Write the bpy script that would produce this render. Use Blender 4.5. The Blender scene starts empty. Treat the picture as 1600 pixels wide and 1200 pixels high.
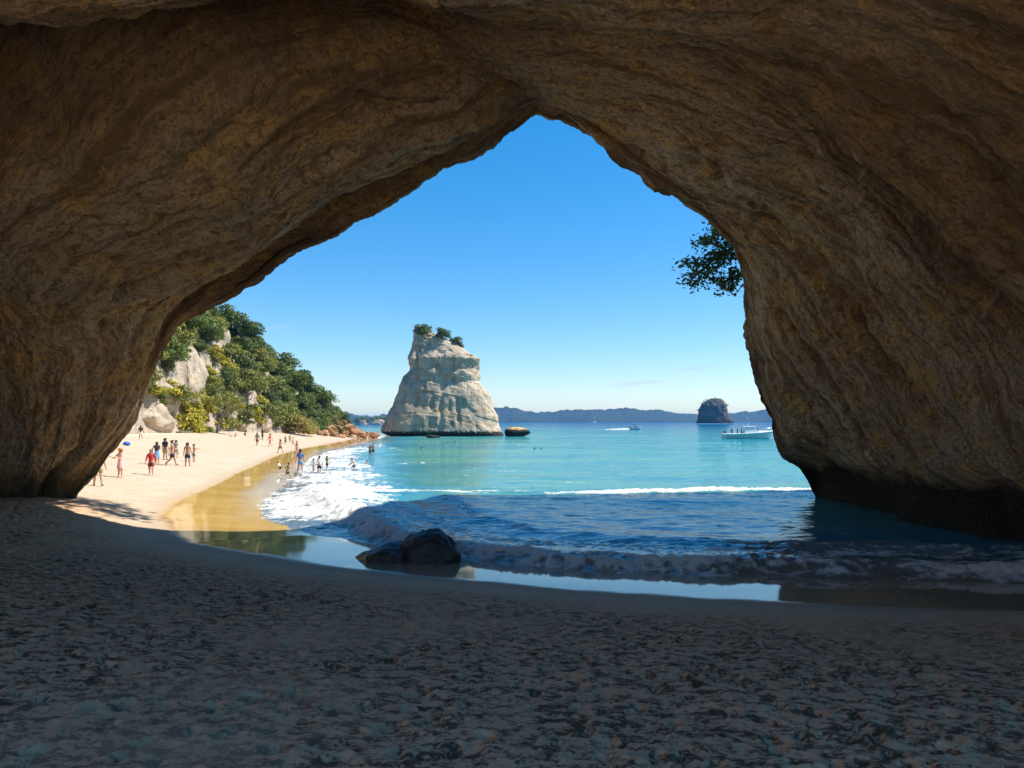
import bpy, bmesh, math, random
import numpy as np
from mathutils import Vector, Matrix

# ------------------------------------------------------------------ camera, sky, sun, exposure
SC = bpy.context.scene
COL = SC.collection
CAM_Z, FPX, HOR = 4.1, 1066.67, 658.0
cam_d = bpy.data.cameras.new('camera'); cam = bpy.data.objects.new('camera', cam_d); COL.objects.link(cam)
cam_d.lens = 24.0; cam_d.sensor_width = 36.0; cam_d.shift_y = 58.0/1600.0
cam_d.clip_start = 0.1; cam_d.clip_end = 20000
cam.location = (0, 0, CAM_Z); cam.rotation_euler = (math.radians(90), 0, 0)
SC.camera = cam

SUN_EL, SUN_AZ = math.radians(52), math.radians(7)      # azimuth from +X towards +Y
wd = bpy.data.worlds.new('World'); SC.world = wd; wd.use_nodes = True
wn, wl = wd.node_tree.nodes, wd.node_tree.links
wn.clear()
sky = wn.new('ShaderNodeTexSky'); sky.sky_type = 'NISHITA'; sky.sun_disc = False
sky.sun_elevation = SUN_EL; sky.sun_rotation = math.radians(90) - SUN_AZ
sky.altitude = 0; sky.air_density = 1.0; sky.dust_density = 0.3; sky.ozone_density = 3.0
hsv = wn.new('ShaderNodeHueSaturation'); hsv.inputs['Saturation'].default_value = 1.5; hsv.inputs['Hue'].default_value = .495
tint = wn.new('ShaderNodeMix'); tint.data_type = 'RGBA'; tint.blend_type = 'MULTIPLY'; tint.inputs[0].default_value = 1.0; tint.inputs[7].default_value = (.94, .99, 1.10, 1)
# two faint wisps of cloud low over the bay
tc = wn.new('ShaderNodeTexCoord'); sp = wn.new('ShaderNodeSeparateXYZ'); wl.new(tc.outputs['Generated'], sp.inputs[0])
def wm(op, a, b=None):
    m = wn.new('ShaderNodeMath'); m.operation = op
    for k, v in enumerate((a, b)):
        if v is None: continue
        if hasattr(v, 'node'): wl.new(v, m.inputs[k])
        else: m.inputs[k].default_value = v
    return m.outputs[0]
mpw = wn.new('ShaderNodeMapping'); mpw.inputs['Scale'].default_value = (9, 9, 110); wl.new(tc.outputs['Generated'], mpw.inputs[0])
cn = wn.new('ShaderNodeTexNoise'); cn.inputs['Scale'].default_value = 2.0; cn.inputs['Detail'].default_value = 6; wl.new(mpw.outputs[0], cn.inputs['Vector'])
az, alt = wm('DIVIDE', sp.outputs[0], wm('MAXIMUM', sp.outputs[1], .05)), wm('DIVIDE', sp.outputs[2], wm('MAXIMUM', sp.outputs[1], .05))
cf = None
for a0, e0, wa, we in ((.185, .0555, .055, .0045), (.265, .077, .035, .0035), (-.42, .13, .12, .006)):
    da = wm('DIVIDE', wm('SUBTRACT', az, a0), wa); de = wm('DIVIDE', wm('SUBTRACT', wm('SUBTRACT', alt, e0), wm('MULTIPLY', wm('SUBTRACT', az, a0), .09)), we)
    g = wm('SUBTRACT', 1.0, wm('ADD', wm('MULTIPLY', da, da), wm('MULTIPLY', de, de)))
    g = wm('MAXIMUM', wm('MULTIPLY', g, wm('MULTIPLY', cn.outputs['Fac'], 1.4)), 0.0)
    cf = g if cf is None else wm('MAXIMUM', cf, g)
cf = wm('MINIMUM', cf, 1.0).node
cmx = wn.new('ShaderNodeMix'); cmx.data_type = 'RGBA'; wl.new(wm('MULTIPLY', cf.outputs[0], .42), cmx.inputs[0]); cmx.inputs[7].default_value = (2.5, 2.75, 3.5, 1)
bg = wn.new('ShaderNodeBackground'); bg.inputs['Strength'].default_value = 0.098
wo = wn.new('ShaderNodeOutputWorld')
wl.new(sky.outputs[0], tint.inputs[6]); gm = wn.new('ShaderNodeGamma'); gm.inputs['Gamma'].default_value = .80; wl.new(tint.outputs[2], gm.inputs['Color']); wl.new(gm.outputs[0], hsv.inputs['Color']); wl.new(hsv.outputs[0], cmx.inputs[6]); wl.new(cmx.outputs[2], bg.inputs['Color']); wl.new(bg.outputs[0], wo.inputs['Surface'])

sd = bpy.data.lights.new('sun', 'SUN'); sd.energy = 3.3; sd.angle = math.radians(0.53); sd.color = (1.0, 0.95, 0.86)
sun = bpy.data.objects.new('sun', sd); COL.objects.link(sun)
to_sun = Vector((math.cos(SUN_EL)*math.cos(SUN_AZ), math.cos(SUN_EL)*math.sin(SUN_AZ), math.sin(SUN_EL)))
sun.rotation_euler = to_sun.to_track_quat('Z', 'Y').to_euler(); sun.location = (60, 20, 80)

SC.view_settings.view_transform = 'Standard'; SC.view_settings.look = 'None'
SC.view_settings.gamma = 1.0; SC.view_settings.use_curve_mapping = False
SC.view_settings.exposure = 1.3
SC.render.engine = 'CYCLES'
cy = SC.cycles
cy.max_bounces = 9; cy.diffuse_bounces = 7; cy.glossy_bounces = 3; cy.transparent_max_bounces = 6; cy.volume_bounces = 0
cy.use_denoising = True; cy.sample_clamp_indirect = 8.0; cy.caustics_reflective = False; cy.caustics_refractive = False

rng = np.random.default_rng(7)
random.seed(7)

# ------------------------------------------------------------------ helpers
def tag(o, label=None, cat=None, group=None, kind=None):
    if label: o['label'] = label
    if cat: o['category'] = cat
    if group: o['group'] = group
    if kind: o['kind'] = kind
    return o

def empty(name, loc=(0, 0, 0), rz=0.0, label=None, cat=None, group=None):
    o = bpy.data.objects.new(name, None); COL.objects.link(o)
    o.empty_display_size = 0.2
    o.location = loc; o.rotation_euler = (0, 0, rz)
    return tag(o, label, cat, group)

def link(name, me, mat=None, parent=None):
    if mat is not None and not me.materials: me.materials.append(mat)
    o = bpy.data.objects.new(name, me); COL.objects.link(o)
    if parent is not None: o.parent = parent
    return o

def copy_tree(o, parent=None):
    c = o.copy(); COL.objects.link(c)
    if parent is not None: c.parent = parent
    for ch in list(o.children): copy_tree(ch, c)
    return c

def mesh_np(name, V, Fq, smooth=True, attrs=None):
    """mesh from numpy verts (n,3) and faces (m,k)"""
    V = np.ascontiguousarray(V, dtype=np.float32); Fq = np.ascontiguousarray(Fq, dtype=np.int32)
    me = bpy.data.meshes.new(name)
    k = Fq.shape[1]
    me.vertices.add(len(V)); me.vertices.foreach_set('co', V.ravel())
    me.loops.add(Fq.size); me.loops.foreach_set('vertex_index', Fq.ravel())
    me.polygons.add(len(Fq)); me.polygons.foreach_set('loop_start', np.arange(0, Fq.size, k, dtype=np.int32))
    if smooth: me.polygons.foreach_set('use_smooth', np.ones(len(Fq), dtype=bool))
    me.update(calc_edges=True)
    for n, a in (attrs or {}).items():
        at = me.attributes.new(n, 'FLOAT', 'POINT'); at.data.foreach_set('value', np.ascontiguousarray(a, dtype=np.float32).ravel())
    return me

def grid_faces(nr, nc, wrap=False):
    i = np.arange(nr-1)[:, None]; j = np.arange(nc if wrap else nc-1)[None, :]
    j2 = (j+1) % nc
    return np.stack([i*nc+j, i*nc+j2, (i+1)*nc+j2, (i+1)*nc+j], -1).reshape(-1, 4)

def compact(V, Fq, attrs):
    used = np.zeros(len(V), bool); used[Fq.ravel()] = True
    mp = np.cumsum(used)-1
    return V[used], mp[Fq], {k: a[used] for k, a in attrs.items()}

_perm = np.random.default_rng(1234).permutation(4096).astype(np.int64)
_val = np.random.default_rng(99).random(4096)*2-1
def noise3(p, seed=0):
    """value noise, p (...,3) -> -1..1"""
    pi = np.floor(p).astype(np.int64); f = p-pi
    f = f*f*f*(f*(f*6-15)+10)
    x, y, z = pi[..., 0]+seed*131, pi[..., 1]+seed*57, pi[..., 2]+seed*31
    out = 0
    for dx in (0, 1):
        hx = _perm[(x+dx) & 4095]; wx = f[..., 0] if dx else 1-f[..., 0]
        for dy in (0, 1):
            hy = _perm[(hx+y+dy) & 4095]; wy = f[..., 1] if dy else 1-f[..., 1]
            for dz in (0, 1):
                h = _perm[(hy+z+dz) & 4095]; wz = f[..., 2] if dz else 1-f[..., 2]
                out = out+_val[h]*wx*wy*wz
    return out
def fbm3(p, oct=4, seed=0, gain=0.5, ridged=False):
    a, s, t = 1.0, 0, 0
    for o in range(oct):
        n = noise3(p, seed+o*7)
        if ridged: n = 1-2*np.abs(n)
        s = s+a*n; t += a; a *= gain; p = p*2.03
    return s/t
def n2(x, y, sc, oct=3, seed=0, gain=0.5):
    return fbm3(np.stack([x/sc, y/sc, np.zeros_like(x)+0.37], -1), oct, seed, gain)
def sstep(a, b, x):
    t = np.clip((x-a)/(b-a), 0, 1); return t*t*(3-2*t)

def PX(px, py, d):
    """pixel of the 1600x1200 photograph at depth d -> world"""
    return np.array([(px-800)/FPX*d, d, CAM_Z+(HOR-py)/FPX*d])

def catmull(t, K, tt):
    """non-uniform catmull-rom. t (n,), K (n,...) -> (len(tt),...)"""
    t = np.asarray(t, float); K = np.asarray(K, float); n = len(t)
    m = np.zeros_like(K)
    m[0] = (K[1]-K[0])/(t[1]-t[0]); m[-1] = (K[-1]-K[-2])/(t[-1]-t[-2])
    sh = (-1,)+(1,)*(K.ndim-1)
    h = np.diff(t).reshape(sh); dl = np.diff(K, axis=0)/h
    m[1:-1] = (dl[:-1]*h[1:]+dl[1:]*h[:-1])/(h[1:]+h[:-1])
    i = np.clip(np.searchsorted(t, tt, 'right')-1, 0, n-2)
    hh = (t[i+1]-t[i]); s = ((tt-t[i])/hh).reshape(sh); hh = hh.reshape(sh)
    return ((2*s**3-3*s**2+1)*K[i]+(s**3-2*s**2+s)*hh*m[i]+(-2*s**3+3*s**2)*K[i+1]+(s**3-s**2)*hh*m[i+1])

def grid_normals(G):
    du = np.gradient(G, axis=1); dv = np.gradient(G, axis=0)
    n = np.cross(du, dv); return n/np.maximum(np.linalg.norm(n, axis=-1, keepdims=True), 1e-9)

def pl_dist(x, y, pts):
    """signed distance to an open polyline; positive on the left of its direction"""
    best = np.full(x.shape, 1e18); sg = np.ones(x.shape)
    for (ax, ay), (bx, by) in zip(pts[:-1], pts[1:]):
        ex, ey = bx-ax, by-ay; L2 = ex*ex+ey*ey
        t = np.clip(((x-ax)*ex+(y-ay)*ey)/L2, 0, 1)
        dx, dy = x-(ax+t*ex), y-(ay+t*ey); d2 = dx*dx+dy*dy
        m = d2 < best; best = np.where(m, d2, best)
        sg = np.where(m, np.where(ex*(y-ay)-ey*(x-ax) >= 0, 1.0, -1.0), sg)
    return np.sqrt(best)*sg
def smooth_line(pts, n=8):
    pts = np.array(pts, float); L = np.r_[0, np.cumsum(np.hypot(*np.diff(pts, axis=0).T))]
    return catmull(L, pts, np.linspace(0, L[-1], n*len(pts)))

# material helpers -------------------------------------------------
class NT:
    def __init__(s, name):
        s.m = bpy.data.materials.new(name); s.m.use_nodes = True
        s.t = s.m.node_tree; s.n = s.t.nodes; s.n.clear()
        s.out = s.n.new('ShaderNodeOutputMaterial'); s.b = s.n.new('ShaderNodeBsdfPrincipled')
        s.t.links.new(s.b.outputs[0], s.out.inputs['Surface'])
    def L(s, a, b): s.t.links.new(a, b)
    def inp(s, sock, v):
        if hasattr(v, 'node'): s.L(v, sock)
        elif v is not None: sock.default_value = v
    def coord(s, kind='Object'): return s.n.new('ShaderNodeTexCoord').outputs[kind]
    def mapping(s, vec, scale=(1, 1, 1), rot=(0, 0, 0), loc=(0, 0, 0)):
        m = s.n.new('ShaderNodeMapping'); s.L(vec, m.inputs[0])
        m.inputs['Scale'].default_value = scale; m.inputs['Rotation'].default_value = rot; m.inputs['Location'].default_value = loc
        return m.outputs[0]
    def noise(s, vec, scale, detail=4, rough=0.55, dist=0.0):
        n = s.n.new('ShaderNodeTexNoise'); s.L(vec, n.inputs['Vector'])
        n.inputs['Scale'].default_value = scale; n.inputs['Detail'].default_value = detail
        n.inputs['Roughness'].default_value = rough; n.inputs['Distortion'].default_value = dist
        return n.outputs['Fac']
    def voro(s, vec, scale, feature='F1', out='Distance'):
        n = s.n.new('ShaderNodeTexVoronoi'); n.feature = feature; s.L(vec, n.inputs['Vector']); n.inputs['Scale'].default_value = scale
        return n.outputs[out]
    def ramp(s, fac, stops, interp='LINEAR'):
        r = s.n.new('ShaderNodeValToRGB'); s.L(fac, r.inputs[0]); e = r.color_ramp.elements
        r.color_ramp.interpolation = interp
        while len(e) < len(stops): e.new(0.5)
        for k, (p, c) in zip(e, stops):
            k.position = p; k.color = (c, c, c, 1) if isinstance(c, (int, float)) else (*c, 1)
        return r.outputs[0]
    def mix(s, fac, a, b, mode='MIX'):
        m = s.n.new('ShaderNodeMix'); m.data_type = 'RGBA'; m.blend_type = mode; m.clamp_factor = True
        s.inp(m.inputs[0], fac)
        for sock, v in ((m.inputs[6], a), (m.inputs[7], b)):
            if isinstance(v, tuple): v = (*v[:3], 1)
            s.inp(sock, v)
        return m.outputs[2]
    def math(s, op, a, b=None, c=None, clamp=False):
        m = s.n.new('ShaderNodeMath'); m.operation = op; m.use_clamp = clamp
        for k, v in enumerate((a, b, c)):
            if v is not None: s.inp(m.inputs[k], v)
        return m.outputs[0]
    def attr(s, name):
        a = s.n.new('ShaderNodeAttribute'); a.attribute_name = name; return a.outputs['Fac']
    def bump(s, h, strength=0.5, dist=0.1, normal=None):
        b = s.n.new('ShaderNodeBump'); s.L(h, b.inputs['Height']); b.inputs['Strength'].default_value = strength; b.inputs['Distance'].default_value = dist
        if normal is not None: s.L(normal, b.inputs['Normal'])
        return b.outputs[0]
    def set(s, **kw):
        for k, v in kw.items():
            if isinstance(v, tuple) and len(v) == 3: v = (*v, 1)
            s.inp(s.b.inputs[k.replace('_', ' ')], v)
        return s.m

def plain(name, col, rough=0.6, var=0.12, scale=6.0, **kw):
    t = NT(name); v = t.coord()
    f = t.ramp(t.noise(v, scale, 3), [(0.3, 1-var), (0.7, 1+var)])
    t.set(Base_Color=t.mix(1.0, col, f, 'MULTIPLY'), Roughness=rough, **kw)
    return t.m
# ------------------------------------------------------------------ shore, ground heights
SHORE = [(60, 13.0), (12, 13.4), (6.3, 14), (2.8, 14.75), (.7, 15.6), (-3.2, 16.8), (-5.5, 18.2), (-9.9, 21), (-11.5, 22.6), (-13.5, 26), (-15.6, 31),
         (-17.8, 40.5), (-23, 61.8), (-27.5, 83), (-31, 117), (-36, 162), (-40, 190), (-50, 230), (-90, 300)]
SHORE = smooth_line(SHORE, 3)
def shore_s(x, y): return pl_dist(x, y, SHORE)        # + landward
BREAK = smooth_line([(30, 18.2), (13, 18.0), (7, 18.3), (1.65, 19.1), (-1.0, 20.2), (-3.0, 22.4), (-5.2, 25.5), (-7.2, 29.6), (-10, 36), (-13.5, 45)], 3)
SWELL = smooth_line([(30, 21.0), (14, 21.3), (7, 22.2), (2, 24.5), (-1, 28.5), (-2.5, 33.5), (-5.5, 40)], 3)
CREST = smooth_line([(30, 40.5), (16, 40.2), (9, 39.8), (3, 39.2), (-2, 38.8), (-7, 39.5), (-13, 46)], 3)

def sand_z(x, y):
    s = shore_s(x, y)
    up = .13*np.minimum(s, 16)+.045*np.clip(s-16, 0, 30)
    z = .3+np.where(s > 0, up, .06*s)
    z = np.where(s < -40, .3-2.4+.05*(s+40), z)
    z = z+.38*np.exp(-(((x+17.5)/3.2)**2+((y-25)/5.5)**2))
    z = np.where(y < -2, z+.02*(-2-y), z)
    return np.maximum(z, -14)

# -- footprints on a raster over the cave floor
RX0, RX1, RY0, RY1, RS = -24.0, 17.0, 1.5, 30.0, 0.02
rnx, rny = int((RX1-RX0)/RS), int((RY1-RY0)/RS)
FOOT = np.zeros((rny, rnx), np.float32)
def stamp(cx, cy, ang, ln, wd, dep):
    R = ln*1.1
    i0, i1 = int((cy-R-RY0)/RS), int((cy+R-RY0)/RS)+1; j0, j1 = int((cx-R-RX0)/RS), int((cx+R-RX0)/RS)+1
    if i0 < 0 or j0 < 0 or i1 >= rny or j1 >= rnx: return
    yy, xx = np.mgrid[i0:i1, j0:j1]; xx = xx*RS+RX0-cx; yy = yy*RS+RY0-cy
    a = (xx*math.cos(ang)+yy*math.sin(ang))/ln*2; b = (-xx*math.sin(ang)+yy*math.cos(ang))/(wd*(1+.25*a))*2
    q = np.sqrt(a*a+b*b)
    h = np.where(q < 1, -dep*(1-q**3)*(1+.35*a), 0)+dep*.55*np.exp(-((q-1.18)/.17)**2)*(1-.5*np.sin(3*np.arctan2(b, a)+cx*9))
    sub = FOOT[i0:i1, j0:j1]
    w = np.clip(1.25-q, 0, 1)
    sub[...] = sub*(1-.75*w)+h
NF = 12000
fx_, fy_ = rng.uniform(RX0+.5, RX1-.5, NF), 1.8+(rng.random(NF)**1.15)*26
fs_ = shore_s(fx_, fy_); flim = 2.0+1.2*n2(fx_, fy_, 2.5, 2, 5)
fd = (.62+.5*n2(fx_, fy_, 3.0, 2, 15))*np.where(fs_ < 4.0, .5, 1)*np.where(fy_ > 20, .6, 1)
ok = (fs_ > flim) & (rng.random(NF) < fd)
for x, y in zip(fx_[ok], fy_[ok]):
    stamp(x, y, rng.uniform(0, math.pi) if rng.random() < .6 else rng.normal(.9, .5), rng.uniform(.17, .32), rng.uniform(.09, .16), rng.uniform(.02, .065))
FOOT = np.where(FOOT > 0, .016*np.tanh(FOOT/.016), -.075*np.tanh(-FOOT/.075))
for _ in range(2):
    FOOT[1:-1, 1:-1] = (FOOT[1:-1, 1:-1]*2+FOOT[:-2, 1:-1]+FOOT[2:, 1:-1]+FOOT[1:-1, :-2]+FOOT[1:-1, 2:])/6
def raster(x, y):
    fx = np.clip((x-RX0)/RS, 0, rnx-2.001); fy = np.clip((y-RY0)/RS, 0, rny-2.001)
    i, j = fy.astype(int), fx.astype(int); u, v = fx-j, fy-i
    r = FOOT[i, j]*(1-u)*(1-v)+FOOT[i, j+1]*u*(1-v)+FOOT[i+1, j]*(1-u)*v+FOOT[i+1, j+1]*u*v
    return np.where((x < RX0) | (x > RX1) | (y < RY0) | (y > RY1), 0, r)

def polar_axes(dense_half, nd, nc, rings):
    th = np.r_[np.linspace(-dense_half, dense_half, nd), np.linspace(dense_half, 2*math.pi-dense_half, nc)[1:-1]]
    return th, np.array(rings)
def ring_list(r, r1, f):
    out = [r]
    while r < r1: r += f(r); out.append(r)
    return out

# sand ---------------------------------------------------------------
th, rr = polar_axes(math.radians(47), 960, 90, [0.3, .8, 1.4, 2.0]+ring_list(2.5, 420, lambda r: min(.0125*(r/3.3)**1.5, .045*r)))
T, R = np.meshgrid(th, rr)
X, Y = R*np.sin(T), R*np.cos(T)
S = shore_s(X, Y); Z = sand_z(X, Y)
dry = sstep(1.0, 4.0, S+1.3*n2(X, Y, 2.5, 2, 5))
fall = 1/(1+(R/40)**2)
lump = n2(X, Y, .5, 4, 3)*.032+n2(X, Y, .085, 3, 14, .6)*.016+n2(X, Y, .17, 4, 8, .6)*.018+np.minimum(0, n2(X, Y, .30, 4, 12, .6)+.05)*.03+n2(X, Y, 3.5, 2, 4)*.05
Z = Z+dry*(lump*(0.3+1.1*fall*fall)+1.25*raster(X, Y)*1.25)+(1-dry)*(n2(X, Y, 3.0, 2, 9)*.010)
Fq = grid_faces(len(rr), len(th), wrap=True)
keep = (S.ravel()[Fq].max(1) > -9) & (X.ravel()[Fq].min(1) > -160)
wet = sstep(.25, -.35, S+.18*n2(X, Y, 2.0, 3, 21)+.10*n2(X, Y, .5, 2, 22))
film = sstep(-2.0, -3.4, S+1.6*n2(X, Y*.6, 5.0, 3, 33))*sstep(24, 40, Y)
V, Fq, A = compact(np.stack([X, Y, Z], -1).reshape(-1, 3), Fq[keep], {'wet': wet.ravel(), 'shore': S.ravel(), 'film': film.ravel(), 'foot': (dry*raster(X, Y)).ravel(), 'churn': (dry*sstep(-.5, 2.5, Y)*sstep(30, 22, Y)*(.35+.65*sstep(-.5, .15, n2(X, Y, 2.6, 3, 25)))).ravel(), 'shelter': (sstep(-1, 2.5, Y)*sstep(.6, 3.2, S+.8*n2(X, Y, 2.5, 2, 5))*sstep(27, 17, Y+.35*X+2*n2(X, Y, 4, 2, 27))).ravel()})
t = NT('sand'); co = t.coord()
n1 = t.noise(co, .7, 5, .6); nf = t.noise(co, 9, 6, .7); ng = t.noise(co, 160, 2, .6)
dryc = t.mix(t.ramp(n1, [(.35, 0.0), (.65, 1.0)]), (.48, .375, .26), (.57, .455, .33))
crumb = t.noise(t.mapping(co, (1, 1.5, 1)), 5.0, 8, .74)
dryc = t.mix(t.ramp(nf, [(.40, .6), (.56, 0.0)]), dryc, (.33, .25, .18))
dryc = t.mix(t.ramp(t.math('MULTIPLY', t.attr('shore'), .03), [(.46, 0.0), (.56, .8)]), dryc, (.66, .55, .42))
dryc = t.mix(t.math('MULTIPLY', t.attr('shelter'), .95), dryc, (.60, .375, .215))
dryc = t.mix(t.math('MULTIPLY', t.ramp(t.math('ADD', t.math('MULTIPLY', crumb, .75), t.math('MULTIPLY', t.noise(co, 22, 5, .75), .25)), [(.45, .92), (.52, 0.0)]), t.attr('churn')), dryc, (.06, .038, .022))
dryc = t.mix(t.ramp(t.attr('foot'), [(0.0, 0.0), (1.0, 1.0)]), dryc, (.6, .48, .36))
damp = t.mix(sock := t.ramp(t.attr('shore'), [(0.0, 1.0), (1.0, 0.0)]), dryc, (.40, .31, .21))
wetc = t.mix(t.ramp(t.noise(t.mapping(co, (.25, .6, 1)), 1.0, 4), [(.35, 0.0), (.65, 1.0)]), (.56, .325, .085), (.66, .42, .14))
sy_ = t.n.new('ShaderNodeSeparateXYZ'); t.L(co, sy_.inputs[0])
wetc = t.mix(t.ramp(t.math('MULTIPLY', sy_.outputs[1], .02), [(.40, 1.0), (.52, 0.0)]), wetc, (.33, .25, .165))  # golden wet sand greyed towards the cave: its shade put into the colour
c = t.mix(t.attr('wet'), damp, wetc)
c = t.mix(t.attr('film'), c, (.66, .56, .48))
rough = t.math('SUBTRACT', .85, t.math('MULTIPLY', t.attr('wet'), .80))
bh = t.math('ADD', t.math('MULTIPLY', nf, .6), t.math('MULTIPLY', ng, .25))
bs = t.n.new('ShaderNodeBump'); t.L(bh, bs.inputs['Height']); bs.inputs['Distance'].default_value = .03
t.L(t.math('SUBTRACT', .55, t.math('MULTIPLY', t.attr('wet'), .545)), bs.inputs['Strength'])
t.set(Base_Color=c, Roughness=rough, IOR=1.45, Normal=bs.outputs[0])
t.L(t.math('ADD', .15, t.math('MULTIPLY', t.attr('wet'), .6)), t.b.inputs['Specular IOR Level'])
M_SAND = t.m
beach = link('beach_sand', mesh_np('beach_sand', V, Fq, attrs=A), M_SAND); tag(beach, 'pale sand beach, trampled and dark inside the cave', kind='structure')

# sea ------------------------------------------------------------------
def wave_field(X, Y):
    R = np.hypot(X, Y); S = shore_s(X, Y)
    w1 = n2(X, Y, 2.2, 3, 40)
    b = pl_dist(X, Y, BREAK)+.75*w1+.2*n2(X, Y, .6, 2, 41)          # + landward of the breaker crest
    amp = .44*(.8+.35*n2(X, Y, 4.0, 2, 43))*sstep(48, 34, Y)
    hb = np.where(b > 0, np.exp(-(b/.75)**2), np.exp(-(b/1.9)**2))*amp
    c = pl_dist(X, Y, SWELL)+.5*n2(X, Y, 3, 2, 44)
    hc = np.where(c > 0, np.exp(-(c/1.0)**2), np.exp(-(c/2.4)**2))*.26*np.clip(.75+.7*n2(X, Y, 4, 2, 47), .1, 1.3)*sstep(46, 34, Y)
    e = pl_dist(X, Y, CREST)+.5*n2(X, Y, 2.5, 3, 45)
    he = np.where(e > 0, np.exp(-(e/.7)**2), np.exp(-(e/1.8)**2))*.20*np.clip(.45+1.1*n2(X, Y, 5, 2, 46), 0, 1.2)*sstep(70, 44, Y)
    chop = n2(X*.7, Y*1.4, .9, 4, 50, .55)*.055+n2(X*.45, Y, 3.6, 3, 52)*.13
    chop = chop*np.clip(1-R/900, .12, 1)*sstep(-3, -7, S)
    far = n2(X*.4, Y, 14, 3, 56)*.22*sstep(45, 80, Y)*sstep(-15, -40, S)
    # foam cover, 0..1
    fr = fbm3(np.stack([X/.42, Y/.34, 0*X], -1), 4, 60, .62, ridged=True)
    fs = fbm3(np.stack([X/1.6, Y/.55, 0*X], -1), 4, 61, .6)
    fm = np.exp(-((b-.35)/.95)**2)*(.50+.34*n2(X, Y, 1.8, 2, 63)+.5*sstep(24, 31, Y))*sstep(46, 32, Y)
    fm = np.maximum(fm, .85*np.exp(-((b-.1)/.30)**2)*np.clip(.6+.9*n2(X, Y, 2.4, 2, 69), 0, 1)*sstep(40, 30, Y))
    fm = np.maximum(fm, .50*np.exp(-((b+2.4)/1.0)**2)*sstep(40, 30, Y)*(.6+.5*n2(X, Y, 3, 2, 64)))
    fm = np.maximum(fm, (np.exp(-((e-.1)/.75)**2)*np.clip(.85+1.5*n2(X*.5, Y, 2.4, 3, 67), 0, 1.2))*sstep(70, 46, Y))
    fm = np.maximum(fm, .5*np.exp(-((c-.3)/.5)**2)*(.55+.9*n2(X, Y, 2.5, 2, 68)))
    wash = sstep(-2.2, -5.0, S)*sstep(-12.5+3*n2(X, Y, 9, 2, 70), -7.5, S)*sstep(22, 31, Y)*sstep(175, 60, Y)
    fm = np.maximum(fm, wash*(.55+.65*n2(X*.8, Y*.4, 3.5, 4, 72)))
    fm = np.maximum(fm, .34*sstep(.1, .5, n2(X*.25, Y, 2.2, 4, 75))*sstep(-8, -11, S)*sstep(-45, -14, S)*sstep(30, 40, Y))
    foam = np.clip(fm+.5*fs*np.clip(fm*3, 0, 1)+.45*fr*np.clip(fm*3, 0, 1), 0, 1)
    rough = (fr*.15+fs*.10)*np.clip(fm*1.4, 0, 1)*np.clip(1-R/150, .2, 1)
    Z = hb+hc+he+chop+far+rough
    Z = Z+np.where(S > -7, .02, 0)+wash*.12*sstep(-2, -6, S)
    return Z, foam, S
th, rr = polar_axes(math.radians(45), 760, 60, ring_list(11.5, 42, lambda r: .075)+ring_list(42.4, 9000, lambda r: min(.0115*r*(r/45)**.35, .08*r)))
T, R = np.meshgrid(th, rr); X, Y = R*np.sin(T), R*np.cos(T)
Fq = grid_faces(len(rr), len(th), wrap=True)
S0 = shore_s(X, Y).ravel()
keep = (S0[Fq].min(1) < -1.2) & (Y.ravel()[Fq].max(1) > -60)
V2, Fq, _ = compact(np.stack([X, Y, 0*X], -1).reshape(-1, 3), Fq[keep], {})
Z, foam, S = wave_field(V2[:, 0], V2[:, 1]); V2[:, 2] = Z
V2[:, 2] = np.where(S > -1.9, np.minimum(V2[:, 2], sand_z(V2[:, 0], V2[:, 1])-.02), V2[:, 2])
dist = np.hypot(V2[:, 0], V2[:, 1])
t = NT('sea_water'); co = t.coord()
sh = t.attr('depth')
wc = t.ramp(sh, [(0.0, (.20, .155, .085)), (.05, (.09, .21, .21)), (.12, (.05, .25, .31)), (.22, (.09, .28, .225)), (.42, (.010, .225, .235)), (.62, (.003, .145, .22)), (.80, (.002, .085, .19)), (1.0, (.001, .075, .21))])
pat = t.noise(t.mapping(co, (.02, .06, 1)), 1.0, 4, .6)
wc = t.mix(t.ramp(pat, [(.42, 0.0), (.62, .55)]), wc, (.003, .13, .25))
fmask = t.math('ADD', t.attr('foam'), t.math('MULTIPLY', t.math('SUBTRACT', t.noise(co, 3.2, 6, .7), .5), 1.3))
fm = t.math('MULTIPLY', t.ramp(fmask, [(.40, 0.0), (.72, 1.0)]), t.ramp(t.attr('foam'), [(.03, 0.0), (.18, 1.0)]))
col = t.mix(fm, wc, (.60, .60, .58))
h1 = t.noise(t.mapping(co, (1.2, 2.2, 1)), 1.0, 5, .6); h2 = t.noise(t.mapping(co, (.09, .22, .2)), 1.0, 5, .65)
hh = t.math('ADD', t.math('MULTIPLY', h1, .10), t.math('MULTIPLY', h2, .9))
hh = t.math('ADD', hh, t.math('MULTIPLY', fm, .05))
t.set(Base_Color=col, Roughness=t.math('ADD', .07, t.math('MULTIPLY', fm, .55)), IOR=1.333, Normal=t.bump(hh, .42, .4))
t.b.inputs['Specular IOR Level'].default_value = 0
gl = t.n.new('ShaderNodeBsdfGlossy'); gl.inputs['Roughness'].default_value = .06; nb = t.b.inputs['Normal'].links[0].from_socket; t.L(nb, gl.inputs['Normal'])
fr_n = t.n.new('ShaderNodeFresnel'); fr_n.inputs['IOR'].default_value = 1.333; t.L(nb, fr_n.inputs['Normal'])
fac = t.math('MULTIPLY', t.math('MINIMUM', t.math('MULTIPLY', fr_n.outputs[0], 1.7), .45), t.math('SUBTRACT', 1.0, t.math('MULTIPLY', fm, .9)))
mxs = t.n.new('ShaderNodeMixShader'); t.L(fac, mxs.inputs[0]); t.L(t.b.outputs[0], mxs.inputs[1]); t.L(gl.outputs[0], mxs.inputs[2]); t.L(mxs.outputs[0], t.out.inputs['Surface'])
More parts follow.
